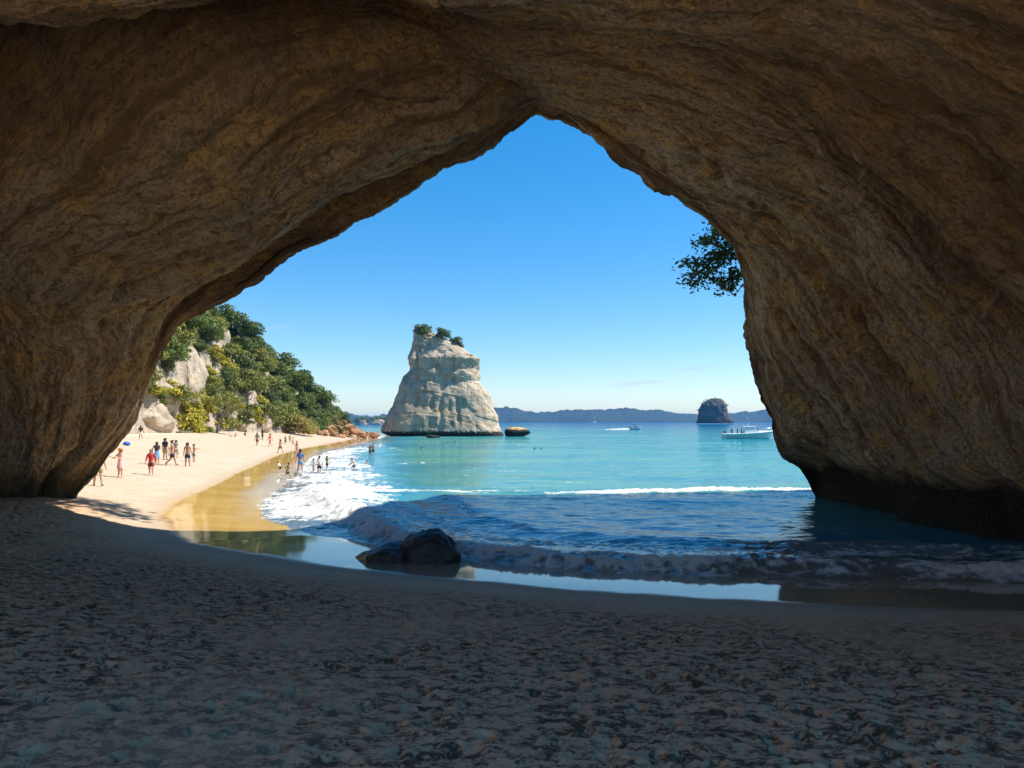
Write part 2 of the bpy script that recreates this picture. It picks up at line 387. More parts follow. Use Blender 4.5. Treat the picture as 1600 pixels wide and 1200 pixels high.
M_SEA = t.m
dep = np.clip(-S-3, 0, None)
depth = .22*sstep(0, 14, dep)+.22*sstep(8, 60, dep)+.2*sstep(40, 150, dep)+.36*sstep(110, 520, dep)
sea = link('sea', mesh_np('sea', V2, Fq, attrs={'foam': foam, 'depth': depth}), M_SEA); tag(sea, 'turquoise sea with small waves breaking on the sand', kind='structure')

def ground_z(x, y):
    x, y = np.atleast_1d(np.float64(x)), np.atleast_1d(np.float64(y)); return float(sand_z(x, y)[0])
DD = np.arange(3, 260, .1)
def ground_hit(px, py, water=False):
    """where the line of sight through a pixel meets sand or sea level"""
    x, z = (px-800)/FPX*DD, CAM_Z+(HOR-py)/FPX*DD
    g = sand_z(x, DD)
    if water: g = np.maximum(g, 0)
    k = int(np.argmax(z <= g))
    if z[k] > g[k]: p = PX(px, py, CAM_Z*FPX/(py-HOR)); p[2] = 0; return p
    return np.array([x[k], DD[k], g[k]])
# ------------------------------------------------------------------ rock materials
BED = np.array([.12, -.55, .82]); BED = BED/np.linalg.norm(BED)
def bed_space(p, along=.28, across=1.0):
    """coordinates squeezed along the bedding planes"""
    w = p@BED; q = p-w[..., None]*BED
    return q*along+w[..., None]*BED*across

def bed_nodes(t, co, along, across):
    z = Vector((0, 0, 1)); r = z.rotation_difference(Vector(BED)).inverted().to_euler()
    v = t.mapping(co, (1, 1, 1), tuple(r)); return t.mapping(v, (along, along, across))

def cave_rock():
    t = NT('cave_rock'); co = t.coord()
    sxyz = t.n.new('ShaderNodeSeparateXYZ'); t.L(co, sxyz.inputs[0])
    big = t.noise(co, .16, 4, .6); mid = t.noise(co, .75, 6, .62, .6); 
    cv = t.n.new('ShaderNodeCombineXYZ'); t.L(t.attr('bandu'), cv.inputs[0]); t.L(t.attr('bandw'), cv.inputs[1]); cv = cv.outputs[0]
    bed = t.noise(t.mapping(cv, (.07, .75, 1)), 1.0, 7, .66, .1); bedf = t.noise(t.mapping(cv, (.22, 3.6, 1)), 1.0, 6, .7, .05)
    fine = t.noise(t.mapping(cv, (2.4, 7.5, 1)), 1.0, 7, .74); grain = t.noise(t.mapping(cv, (7, 15, 1)), 1.0, 6, .8)
    c = t.mix(t.ramp(bed, [(.35, 0.0), (.68, 1.0)]), (.42, .28, .15), (.82, .66, .45))
    c = t.mix(t.ramp(mid, [(.50, 0.0), (.60, .85)]), c, (.78, .49, .15))
    c = t.mix(t.ramp(big, [(.52, 0.0), (.66, .55)]), c, (.70, .60, .45))
    c = t.mix(t.ramp(bedf, [(.40, .9), (.49, 0.0)]), c, (.27, .175, .09))
    c = t.mix(t.ramp(fine, [(.41, .8), (.49, 0.0)]), c, (.25, .16, .085))
    c = t.mix(t.ramp(fine, [(.58, 0.0), (.72, .5)]), c, (.76, .64, .46))
    c = t.mix(t.ramp(grain, [(.38, .8), (.49, 0.0)]), c, (.22, .14, .075))
    c = t.mix(t.ramp(grain, [(.55, 0.0), (.66, .55)]), c, (.68, .55, .38))
    zz = t.math('ADD', sxyz.outputs[2], t.math('MULTIPLY', t.math('SUBTRACT', mid, .5), 1.6))
    rt = t.math('MULTIPLY', t.ramp(t.math('ADD', .5, t.math('MULTIPLY', sxyz.outputs[0], .05)), [(.8, 0.0), (.95, 1.0)]), 1.0)
    tide = t.math('MULTIPLY', t.ramp(t.math('MULTIPLY', zz, .2), [(.30, 1.0), (.44, 0.0)]), rt)
    c = t.mix(tide, c, (.042, .035, .024))
    alg = t.math('MULTIPLY', t.ramp(t.math('MULTIPLY', zz, .2), [(.30, .8), (.52, 0.0)]), t.math('SUBTRACT', 1.0, rt))
    c = t.mix(alg, c, (.13, .10, .035))
    c = t.mix(t.math('MULTIPLY', t.attr('shade_stain'), t.ramp(mid, [(.3, .85), (.7, .45)])), c, (.15, .085, .04))  # painted recess shade, plus the browner rock at upper right
    c = t.mix(t.math('MULTIPLY', t.attr('vein'), .6), c, (.78, .66, .48))
    speck = t.noise(co, 13.0, 6, .8)
    c = t.mix(t.ramp(speck, [(.40, .75), (.47, 0.0)]), c, (.21, .135, .07))
    pit = t.voro(t.mapping(co, (1, 1, 1)), 5.0)
    h = t.math('ADD', t.math('MULTIPLY', t.math('ADD', fine, grain), .55), t.math('MULTIPLY', bedf, .5))
    h = t.math('ADD', h, t.math('MULTIPLY', t.ramp(pit, [(.1, 0.0), (.35, 1.0)]), .3))
    h = t.math('ADD', h, t.math('MULTIPLY', t.noise(co, 26, 4, .7), .3))
    t.set(Base_Color=c, Roughness=.9, Normal=t.bump(h, 1.0, .34)); t.b.inputs['Specular IOR Level'].default_value = .2
    return t.m
M_CAVE = cave_rock()

def cliff_rock(name, a, b, dark, ochre, tide_z=None, scale=1.0, streak=.6):
    t = NT(name); co = t.coord()
    s = scale
    n = t.noise(co, .35*s, 5, .6, .4); m = t.noise(co, 1.6*s, 6, .65); st = t.noise(t.mapping(co, (1.1*s, 1.1*s, .12*s)), 1.0, 4, .6)
    bd = t.noise(t.mapping(co, (.1*s, .1*s, .9*s), (.15, .1, 0)), 1.0, 5, .6)
    c = t.mix(t.ramp(n, [(.35, 0.0), (.65, 1.0)]), a, b)
    c = t.mix(t.ramp(bd, [(.56, 0.0), (.66, .75)]), c, ochre)
    c = t.mix(t.ramp(st, [(.32, streak), (.48, 0.0)]), c, dark)
    c = t.mix(t.ramp(m, [(.30, .85), (.42, 0.0)]), c, dark)
    if tide_z is not None:
        sx = t.n.new('ShaderNodeSeparateXYZ'); t.L(co, sx.inputs[0])
        zz = t.math('ADD', sx.outputs[2], t.math('MULTIPLY', t.math('SUBTRACT', m, .5), tide_z*1.5))
        c = t.mix(t.ramp(t.math('MULTIPLY', zz, .25/tide_z), [(.16, 1.0), (.24, 0.0)]), c, (.022, .02, .016))
    h = t.math('ADD', m, t.math('MULTIPLY', t.noise(co, 7*s, 5, .7), .4))
    t.set(Base_Color=c, Roughness=.9, Normal=t.bump(h, .8, .35/s)); t.b.inputs['Specular IOR Level'].default_value = .2
    return t.m
M_STACK = cliff_rock('pale_stack_rock', (.38, .31, .22), (.56, .465, .34), (.13, .105, .08), (.46, .30, .12), 1.6, .85)
M_SLAB = cliff_rock('pale_cliff_rock', (.36, .29, .215), (.54, .44, .33), (.17, .145, .12), (.50, .32, .13), None, .6)
M_ISLE = cliff_rock('island_rock', (.03, .036, .022), (.10, .088, .066), (.035, .04, .03), (.22, .18, .13), 6.0, .05)
M_RED = cliff_rock('reddish_boulder_rock', (.34, .17, .085), (.45, .25, .13), (.10, .05, .03), (.5, .30, .16), None, 1.5)
M_TAN = cliff_rock('tan_boulder_rock', (.50, .33, .13), (.60, .42, .19), (.26, .16, .07), (.45, .25, .1), 1.1, .8)
t = NT('wet_black_rock'); co = t.coord(); nn = t.noise(co, 2.2, 6, .65); nf = t.noise(co, 14, 5, .7)
t.set(Base_Color=t.mix(t.ramp(nn, [(.35, 0.0), (.7, 1.0)]), (.018, .015, .012), (.055, .045, .036)),
      Roughness=t.ramp(nn, [(.3, .3), (.7, .6)]), Normal=t.bump(t.math('ADD', nn, t.math('MULTIPLY', nf, .4)), .55, .08)); M_BLACK = t.m

# ------------------------------------------------------------------ the sea cave: one lofted skin, rear mouth -> lip -> outer cliff
def W(*p): return [np.array(q, float) for q in p]
NK = 18
LIP = [(1, 125, 772, 27), (1.5, 155, 738, 26.8), (2, 205, 668, 26.4), (2.5, 228, 600, 26), (3, 250, 545, 25.6), (3.5, 275, 508, 25.3), (4, 300, 492, 25), (4.4, 360, 462, 24.7),
       (4.7, 400, 440, 24.5), (5, 450, 400, 24.3), (5.3, 500, 370, 24.2), (5.7, 545, 345, 24.1), (6, 590, 325, 24), (6.3, 640, 297, 24), (6.45, 680, 270, 24), (6.6, 690, 258, 24), (7, 740, 238, 24), (7.4, 787, 196, 24), (7.8, 830, 164, 24),
       (8, 838, 158, 24), (8.3, 868, 170, 24), (8.6, 882, 169, 24.1), (9, 927, 201, 24.4), (9.3, 950, 222, 24.6), (9.6, 965, 240, 24.8), (9.8, 1000, 264, 25), (10, 1022, 289, 25.3), (10.4, 1050, 300, 25.8), (10.8, 1085, 325, 26.4), (11, 1112, 346, 27),
       (11.5, 1145, 385, 28), (12, 1160, 430, 29), (12.5, 1164, 480, 29.8), (13, 1168, 540, 30.8), (13.3, 1175, 580, 31.5), (13.6, 1188, 618, 32.5), (13.8, 1205, 655, 33.4), (14, 1212, 700, 34.6), (14.5, 1222, 718, 35.2), (15, 1245, 738, 36), (15.5, 1255, 755, 36.6), (16, 1264, 776, 37)]
S7 = [(95, 778, 26.2), (150, 700, 25.6), (215, 600, 25), (268, 505, 24.0), (398, 404, 22.8), (565, 288, 22.2), (728, 210, 22.3), (845, 148, 23.3), (930, 195, 24.2), (1035, 270, 25),
      (1130, 340, 26.5), (1185, 425, 28), (1200, 540, 29.5), (1235, 665, 32), (1275, 738, 34.6), (1292, 787, 34.5)]
S6 = [(-20, 790, 24), (0, 650, 23), (0, 520, 20.3), (0, 408, 17.2), (240, 287, 16.2), (450, 182, 17), (650, 108, 18.5), (755, 85, 19.5), (930, 130, 20.5), (1080, 230, 21),
      (1230, 330, 22.5), (1320, 440, 24), (1380, 560, 25.5), (1420, 700, 26.5), (1445, 757, 26), (1475, 815, 25.5)]
S5 = W((-18.6, 20, 1.2), (-17.6, 19.2, 4.5), (-15.7, 16.8, 8.4), (-12.6, 15.5, 12.0), (-8.7, 14.7, 13.6), (-5.5, 15.3, 14.5), (-2.9, 17.3, 14.9), (-1.2, 18.2, 14.6), (2.5, 18.4, 14.1), (6.0, 18.8, 12.6),
       (9.4, 19.5, 10.9), (12.1, 20.5, 8.8), (14.2, 21.5, 6.4), (15.5, 22.5, 3.2), (15.8, 22.5, 1.9), (16.3, 22.5, .2))
S4 = W((-18.0, 15, 1.5), (-17, 14.6, 5), (-14.8, 13.2, 8.0), (-11.8, 12.0, 10.2), (-8.1, 12.0, 11.2), (-5.3, 12.2, 11.9), (-3.2, 13.6, 13.0), (-1.8, 14.6, 13.4), (2.1, 15, 13.2), (5.8, 15.5, 12.0),
       (9.2, 16, 10.1), (11.5, 17, 8.2), (13.6, 17.5, 6), (15.2, 18, 3.2), (15.7, 18, 2.0), (16.5, 18, .2))
def flat(y, dz, wx):
    return [np.array([p[0]*wx, y, max(p[2]+dz*min(1, max(0, p[2]-1)/6), p[2]*.3)]) for p in S4]
S3 = flat(9.8, -.5, .98); S2 = flat(7.8, -.9, 1.0); S1 = flat(6, -.8, 1.04); S0_ = flat(4.2, 0, 1.1)
S7B = [(105, 776, 26.5), (158, 690, 26), (220, 602, 25.5), (262, 498, 24.9), (385, 384, 24.0), (555, 268, 23.5), (722, 192, 23.4), (845, 144, 23.7), (928, 203, 24.3), (1029, 280, 25.2),
       (1121, 343, 26.8), (1172, 427, 28.6), (1184, 540, 30.2), (1224, 683, 33.4), (1260, 738, 35.4), (1278, 782, 35.8)]
def full(sec):
    sec = [PX(*p) if len(p) == 3 and isinstance(p, tuple) else p for p in sec]
    a, b = sec[0].copy(), sec[-1].copy(); a[2] = -2.5; a[0] -= .2; b[2] = -3.0; b[0] += .4
    return np.array([a]+sec+[b])
NU = 860
uu = np.linspace(0, NK-1, NU)
secs = [catmull(np.arange(NK), full(s), uu) for s in (S0_, S1, S2, S3, S4, S5, S6, S7, S7B)]
lp = np.array([PX(*q[1:]) for q in LIP]); a, b = lp[0].copy(), lp[-1].copy(); a[2] = -2.5; b[2] = -3; b[0] += .3
lu = np.array([0]+[q[0] for q in LIP]+[17]); lp = np.vstack([a, lp, b])
lipc = np.stack([np.interp(uu, lu, lp[:, k]) for k in range(3)], -1)
# outer cliff ring: front face and back to the rear mouth
OUT = np.array([(-46, 30, -3), (-46, 30, 4), (-44, 29, 14), (-40, 28, 22), (-34, 27, 25), (-24, 25.5, 26), (-15, 25, 27), (-6, 24.5, 27), (1, 24.3, 26.5), (6, 24.6, 25), (9, 26.5, 23), (11, 30, 22.5), (13.5, 33.5, 25),
                (16.3, 36.6, 28.3), (21, 38.5, 30), (34, 40, 28), (48, 41, 14), (50, 41, -3)], float)
outc = catmull(np.arange(NK), OUT, uu)
midf = lipc*.55+outc*.45+np.array([0, .9, 0])
near = lipc+(outc-lipc)*.05+np.array([0, .55, 0])
back = outc.copy(); back[:, 1] = np.minimum(back[:, 1]-10, 15); back2 = outc.copy(); back2[:, 1] = 5.5; back2[:, 2] = back2[:, 2]*.8-1
rear = secs[0]+np.array([0, -.7, 0])
tv = np.array([0, 1, 2, 3, 4, 5, 5.55, 6.25, 6.38, 6.6])
C = np.stack(secs+[lipc])
vv = np.r_[np.linspace(0, 3, 50)[:-1], np.linspace(3, 4, 80)[:-1], np.linspace(4, 5, 110)[:-1], np.linspace(5, 5.55, 60)[:-1], np.linspace(5.55, 6.2, 130)[:-1], np.linspace(6.2, 6.6, 50)]
G = catmull(tv, C, vv)
NIN = len(vv)
ow = np.r_[np.linspace(0, 1, 8)[1:], np.linspace(1, 2, 14)[1:], np.linspace(2, 3, 14)[1:], np.linspace(3, 4, 6)[1:], np.linspace(4, 5, 8)[1:], np.linspace(5, 6, 6)[1:]]
G2 = catmull(np.arange(7), np.stack([lipc, near, midf, outc, back, back2, rear]), ow)
G = np.concatenate([G, G2])
nrm = grid_normals(G)
sgn = np.sign(np.sum(nrm[NIN//2, NU//2]*np.array([0, 0, -1.0])))
nrm = nrm*sgn                                                     # into the open
p = G
ug = np.broadcast_to(uu[None, :], G.shape[:2]); vg = np.r_[vv, 6.6+ow*1.2][:, None]*np.ones((1, NU))
bandw = 3.6*(vg+.20*np.maximum(0, ug-8.3)-.05*np.maximum(0, 7.5-ug))+.55*fbm3(p/7.0, 2, 90)+.16*fbm3(p/1.6, 3, 91); bandu = ug*3.2
def vault(along, across): return np.stack([bandu*along, bandw*across, 0*bandu], -1)
amp = np.ones(len(G)); amp[NIN-50:NIN] = np.linspace(.9, .38, 50); amp[NIN:] = .8
disp = fbm3(p/5.5, 3, 80)*.42+fbm3(vault(.075, .62), 5, 81, .58)*.46+fbm3(vault(.22, 2.8), 4, 88, .6)*.17+fbm3(p/.7, 4, 82, .6)*.10+fbm3(p/.24, 3, 97, .6)*.055-.10*np.maximum(0, fbm3(p/.42, 3, 98, ridged=True)-.25)+np.minimum(0, fbm3(vault(.2, 1.3), 3, 83, ridged=True)-.1)*.30
hol = fbm3(p/1.7+3.3, 3, 84); disp = disp-.10*sstep(.2, .5, hol)              # weathered hollows
rt = sstep(11, 14.5, p[..., 0])*sstep(2.4, 1.2, p[..., 2]+.35*fbm3(p/1.2, 3, 86)); disp = disp-.55*rt   # tidal notch
lft = sstep(-10, -14, p[..., 0])*sstep(2.6, 1.3, p[..., 2]+.25*p[..., 1]-6.2+.5*fbm3(p/1.5, 2, 87)); disp = disp-.35*lft
# terraced beds: each bed overhangs the next
sw = (bandw/1.9+.55*fbm3(vault(.10, .25), 3, 92)) % 1.0
disp = disp+.38*(np.where(sw < .82, sw/.82, (1-sw)/.18)-.5)*sstep(-.35, .3, fbm3(vault(.07, .3), 2, 93))
# veins and cracks, traced where they run over the wall
shade_stain = np.exp(-((ug-5.1+.8*fbm3(p/3, 3, 71))/1.9)**4)*np.exp(-((vg-4.75+.22*fbm3(p/2.2, 4, 72))/.62)**4)  # shade of the upper left recess, painted in as a dark patch
shade_stain = np.maximum(shade_stain, .75*sstep(9.3, 10.6, ug+1.2*fbm3(p/3, 3, 73))*sstep(13.2, 12.0, ug)*sstep(5.15, 4.6, vg+.4*fbm3(p/2.5, 4, 74)))
pxx = 800+FPX*p[..., 0]/np.maximum(p[..., 1], 1); pyy = HOR-FPX*(p[..., 2]-CAM_Z)/np.maximum(p[..., 1], 1)
front = np.zeros(G.shape[:2]); front[140:NIN-10] = 1
def trace(lines, w):
    out = np.zeros(G.shape[:2])
    wx = 9*fbm3(p*1.1, 3, 95); wy = 9*fbm3(p*1.1+9, 3, 96)
    for L in lines:
        d = np.abs(pl_dist(pxx+wx, pyy+wy, L)); out = np.maximum(out, np.exp(-(d/w)**2))
    return out*front
vein = trace([[(1450, 255), (1495, 320), (1515, 365), (1540, 415)], [(1095, 0), (1160, 55), (1240, 95), (1295, 145), (1330, 190), (1355, 235), (1347, 320)], [(980, 130), (1050, 190), (1110, 260), (1230, 345), (1340, 430)], [(1345, 430), (1352, 470)], [(1535, 420), (1550, 450), (1540, 500)]], 3.2)
crack = trace([[(1408, 680), (1422, 705), (1436, 735)], [(1180, 560), (1215, 610), (1260, 650)], [(1200, 480), (1280, 560), (1330, 640), (1345, 700)], [(1050, 210), (1150, 300), (1260, 420), (1380, 560), (1480, 690)], [(180, 470), (230, 462), (290, 430)], [(560, 140), (640, 165), (690, 160)], [(60, 700), (120, 720), (150, 690)], [(690, 20), (715, 40), (735, 75)]], 5.0)
disp = disp+.07*vein-.28*crack
disp = disp*amp[:, None]
# stepped slab breaks at the hanging lip
G = G+nrm*disp[..., None]
lowr = np.array([1.0]*len(G))
me = mesh_np('rock_arch', G.reshape(-1, 3), grid_faces(len(G), NU)[:, ::-1] if sgn > 0 else grid_faces(len(G), NU), attrs={'shade_stain': shade_stain.ravel(), 'vein': vein.ravel(), 'bandu': bandu.ravel(), 'bandw': bandw.ravel()})
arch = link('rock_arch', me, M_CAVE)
tag(arch, 'huge brown sea cave arch framing the beach, its walls and roof of layered rock', 'rock arch')
# ------------------------------------------------------------------ generic rocks
def ico(sub):
    bm = bmesh.new(); bmesh.ops.create_icosphere(bm, subdivisions=sub, radius=1); bm.verts.ensure_lookup_table()
    V = np.array([v.co[:] for v in bm.verts]); Fc = np.array([[v.index for v in f.verts] for f in bm.faces]); bm.free(); return V, Fc
ICO3, ICO4, ICO5 = ico(3), ico(4), ico(5)
def boulder_mesh(name, size, seed, base=ICO4, planes=13, rough=.05, soft=14):
    r = np.random.default_rng(seed); V, Fc = base
    n = r.normal(size=(planes, 3)); n /= np.linalg.norm(n, axis=1, keepdims=True); d = r.uniform(.62, .95, planes)
    dots = np.clip(V@n.T, 1e-3, None); q = dots/d
    rad = 1/((q**soft).sum(1)+1)**(1/soft)
    P = V*rad[:, None]
    P = P*(1+rough*2.2*fbm3(P*1.7+seed, 3, seed)+rough*fbm3(P*6+seed, 3, seed+3))[:, None]
    return mesh_np(name, P*np.array(size), Fc)

# dark rocks on the wet sand in front of the breaker
def rock_at(name, px, py, size, seed, mat, label, cat='rock', rz=0, sink=.2, tilt=(0, 0), base=ICO5, rough=.05, group=None, d=None, planes=13):
    p = ground_hit(px, py) if d is None else np.array([(px-800)/FPX*d, d, d and 0.0])
    o = link(name, boulder_mesh(name, size, seed, base, planes, rough), mat); o.location = (p[0], p[1]+size[1]*.5, p[2]+size[2]*(1-sink)); o.rotation_euler = (*tilt, rz)
    return tag(o, label, cat, group)
def lofted_rock(name, prof, seed, mat, depth_k=.75, nu=160, nz=150, amp=(.6, .35, .12), sc=(5, 1.6, .5), expo=2.6, ledge=.0, label=None, cat='rock', strat=2.0, gain=None, crack=0):
    """prof: list of (z, x_left, x_right, y_shift); plan is a superellipse of depth depth_k*width"""
    prof = np.array(sorted(prof), float); zs = np.linspace(prof[0, 0], prof[-1, 0], nz)
    xl, xr, ys = (np.interp(zs, prof[:, 0], prof[:, k]) for k in (1, 2, 3))
    k = np.array([.25, .5, .25])
    for a in (xl, xr, ys): a[1:-1] = np.convolve(a, k, 'valid')
    th = np.linspace(0, 2*math.pi, nu, endpoint=False)
    ct, st = np.cos(th), np.sin(th)
    rad = (np.abs(ct)**expo+np.abs(st)**expo)**(-1/expo)
    hw, cx = (xr-xl)/2, (xr+xl)/2
    X = cx[:, None]+hw[:, None]*ct*rad; Y = ys[:, None]+(hw*depth_k)[:, None]*st*rad; Z = np.repeat(zs[:, None], nu, 1)
    G = np.stack([X, Y, Z], -1)
    cl = [G]
    for f, dz in ((.8, .25), (.5, .5), (.2, .6), (.02, .65)):                # rounded, uneven top
        g = G[-1].copy(); g[:, 0] = cx[-1]+(g[:, 0]-cx[-1])*f; g[:, 1] = ys[-1]+(g[:, 1]-ys[-1])*f; g[:, 2] += dz*amp[0]; cl.append(g[None])
    G = np.concatenate(cl)
    out = np.stack([np.broadcast_to(ct, X.shape), np.broadcast_to(st, X.shape), 0*X], -1); out = np.concatenate([out, np.repeat(np.array([[[0, 0, 1.]]]), 4, 0).repeat(nu, 1)*np.ones((4, nu, 1))])
    q = G.copy(); q2 = G*np.array([1, 1, strat])
    dsp = amp[0]*fbm3(q/sc[0]+seed, 3, seed)+amp[1]*fbm3(q2/sc[1]+seed, 4, seed+1)+amp[2]*fbm3(q2/sc[2]+seed, 3, seed+2)
    dsp = dsp+amp[1]*.8*np.minimum(0, fbm3(q2/sc[1]/1.4, 3, seed+5, ridged=True))
    dsp = dsp+amp[1]*crack*np.minimum(0, fbm3(np.stack([G[..., 0]/2.4, G[..., 1]/2.4, G[..., 2]*.09], -1)+seed, 3, seed+13, ridged=True)-.15)
    if ledge: dsp = dsp+ledge*np.round(2*noise3(np.stack([G[..., 0]*.05, G[..., 1]*.05, (G[..., 2]+.18*G[..., 0])*.42], -1), seed+9))/2
    if gain is not None: dsp = dsp*gain(G[..., 2])
    G = G+out*dsp[..., None]
    return link(name, mesh_np(name, G.reshape(-1, 3), grid_faces(len(G), nu, True)), mat)

def cut_rock(name, planes, size, seed, soft=9, rough=.06):
    """boulder cut by hand-set planes (normal, distance) in a unit box"""
    V, Fc = ICO5; n = np.array([p[:3] for p in planes], float); n /= np.linalg.norm(n, axis=1, keepdims=True); d = np.array([p[3] for p in planes])
    q = np.clip(V@n.T, 1e-3, None)/d; P = V*(1/((q**soft).sum(1)+1e-9)**(1/soft))[:, None]
    P = P*(1+rough*2*fbm3(P*1.8+seed, 3, seed)+rough*.8*fbm3(P*7+seed, 3, seed+3)-rough*1.2*np.maximum(0, fbm3(P*3+seed, 3, seed+6, ridged=True)))[:, None]
    return mesh_np(name, P*np.array(size), Fc)
def wet_rock(px, py, me, rz, label):
    p = ground_hit(px, py); o = link('boulder', me, M_BLACK); o.location = (p[0], p[1]+.45, p[2]); o.rotation_euler = (0, 0, rz); return tag(o, label, 'rock')
wet_rock(666, 880, cut_rock('boulder', [(-.25, -.1, 1, .78), (.5, -.2, 1, .93), (-1, -.4, .35, .86), (-.8, -.5, -.5, .88), (.2, -1, .25, .8), (.7, -1, -.5, .86), (1, -.15, -.1, .92), (1, .3, .6, .9), (0, 1, .2, .9), (-1, .8, .3, .9), (0, 0, -1, .8), (-.4, -1, .7, .9), (.45, -1, .6, .95), (.8, 0, .8, .98)], (1.02, .75, .98), 3), 0, 'large black wet boulder on the glossy sand before the breaker')
wet_rock(598, 880, cut_rock('boulder', [(-.4, -.1, 1, .5), (.35, -.3, 1, .62), (-1, -.4, .7, .85), (1, -.1, .2, .95), (-.1, -1, .35, .85), (0, 1, .3, .9), (0, 0, -1, .7), (-1, -1, .2, 1)], (.72, .6, .70), 8), 0, 'low flat black wet rock at the left foot of the large boulder')

# ------------------------------------------------------------------ sea stack
DS = 194.0
def zs(zx, zy):                        # reading of the enlarged photograph -> world x, z on the stack's plane
    p = PX(560+zx/5, 480+zy/5, DS); return p[0], p[2]
LEFT = [(425, 205), (428, 250), (424, 300), (404, 350), (400, 420), (402, 480), (380, 515), (350, 545), (325, 600), (310, 680), (272, 780), (236, 850), (203, 920), (200, 965), (225, 990), (270, 1003), (290, 1030)]
RIGHT = [(590, 205), (700, 250), (790, 315), (850, 355), (950, 408), (945, 440), (928, 490), (938, 530), (930, 575), (965, 610), (1030, 690), (1050, 780), (1085, 850), (1092, 930), (1105, 965), (1122, 997), (1130, 1030)]
zl = [zs(*a) for a in LEFT]; zr = [zs(*a) for a in RIGHT]
allz = sorted({round(b, 2) for _, b in zl+zr})
fl = lambda pts, z: np.interp(z, [b for _, b in pts][::-1], [a for a, _ in pts][::-1])
prof = [(z, fl(zl, z), fl(zr, z), DS) for z in allz]
stack = lofted_rock('sea_stack', prof, 11, M_STACK, .62, 300, 260, (1.1, .62, .24), (8, 3.6, .9), 3.0, ledge=.55, strat=.8, gain=lambda z: .6+.5*sstep(13, 18, z), crack=2.6)
tag(stack, 'tall pale limestone sea stack with scrub on top, standing in shallow water', 'sea stack')
def water_rock(name, px, d, size, seed, mat, label, sink=.3, rz=0, base=ICO4, rough=.05, cat='rock', group=None):
    o = link(name, boulder_mesh(name, size, seed, base, 12, rough), mat)
    o.location = ((px-800)/FPX*d, d, size[2]*(1-2*sink)); o.rotation_euler = (0, 0, rz); return tag(o, label, cat, group)
water_rock('boulder', 808, 183, (3.4, 2.6, 1.7), 33, M_TAN, 'rounded tan boulder in the sea just right of the stack', .2, .1)
water_rock('reef_rock', 676, 166, (1.9, 1.2, .6), 34, M_TAN, 'low tan reef rock awash in front of the stack', .25, .2)

# ------------------------------------------------------------------ foliage
def leaf_mesh(name, P, Nrm, size, r, asp=.6):
    n = len(P); Nrm = Nrm+r.normal(scale=.55, size=(n, 3)); Nrm /= np.linalg.norm(Nrm, axis=1, keepdims=True)
    a = np.cross(Nrm, r.normal(size=(n, 3))); a /= np.maximum(np.linalg.norm(a, axis=1, keepdims=True), 1e-6); b = np.cross(Nrm, a)
    s = (size*r.uniform(.6, 1.3, n))[:, None]
    V = np.stack([P-a*s, P+b*s*asp, P+a*s, P-b*s*asp], 1).reshape(-1, 3)
    Fc = np.arange(4*n).reshape(n, 4)
    return mesh_np(name, V, Fc, smooth=False, attrs={'tone': np.repeat(r.random(n), 4)})
def leaf_mat(name, dark, light, rough=.5):
    t = NT(name); oi = t.n.new('ShaderNodeObjectInfo')
    f = t.math('ADD', t.math('MULTIPLY', t.attr('tone'), .6), t.math('MULTIPLY', oi.outputs['Random'], .5))
    t.set(Base_Color=t.mix(t.ramp(f, [(.1, 0.0), (1.0, 1.0)]), dark, light), Roughness=rough)
    t.b.inputs['Specular IOR Level'].default_value = .25
    tr = t.n.new('ShaderNodeBsdfTranslucent'); t.inp(tr.inputs[0], (*light, 1)); mx = t.n.new('ShaderNodeMixShader'); mx.inputs[0].default_value = .22
    t.L(t.b.outputs[0], mx.inputs[1]); t.L(tr.outputs[0], mx.inputs[2]); t.L(mx.outputs[0], t.out.inputs['Surface'])
    return t.m
M_DARKLEAF = leaf_mat('dark_green_leaf', (.024, .048, .012), (.15, .20, .036))
M_OLIVE = leaf_mat('olive_leaf', (.055, .080, .014), (.29, .29, .055))
M_YELLOW = leaf_mat('yellow_green_leaf', (.17, .18, .015), (.52, .44, .04))
M_FLAX = leaf_mat('flax_leaf', (.13, .13, .02), (.42, .29, .06))
M_BARK = plain('grey_bark', (.20, .165, .13), .9, .3, 4)
M_PALEBARK = plain('pale_dead_wood', (.36, .30, .23), .85, .2, 3)

def tube(bm, pts, radii, seg=7):
    rings = []
    pts = [Vector(p) for p in pts]
    for i, (p, r) in enumerate(zip(pts, radii)):
        d = (pts[min(i+1, len(pts)-1)]-pts[max(i-1, 0)]).normalized()
        a = d.orthogonal().normalized(); b = d.cross(a)
        rings.append([bm.verts.new(p+(a*math.cos(k*2*math.pi/seg)+b*math.sin(k*2*math.pi/seg))*r) for k in range(seg)])
    for r0, r1 in zip(rings[:-1], rings[1:]):
        # choose the offset that twists least
        off = min(range(seg), key=lambda o: (r1[o].co-r0[0].co).length)
        for k in range(seg):
            bm.faces.new((r0[k], r0[(k+1) % seg], r1[(k+1+off) % seg], r1[(k+off) % seg]))
    bm.faces.new(rings[0][::-1]); bm.faces.new(rings[-1])
def bm_mesh(name, bm, smooth=True):
    bmesh.ops.recalc_face_normals(bm, faces=bm.faces[:])
    me = bpy.data.meshes.new(name); bm.to_mesh(me); bm.free()
    if smooth: me.polygons.foreach_set('use_smooth', np.ones(len(me.polygons), bool))
    return me
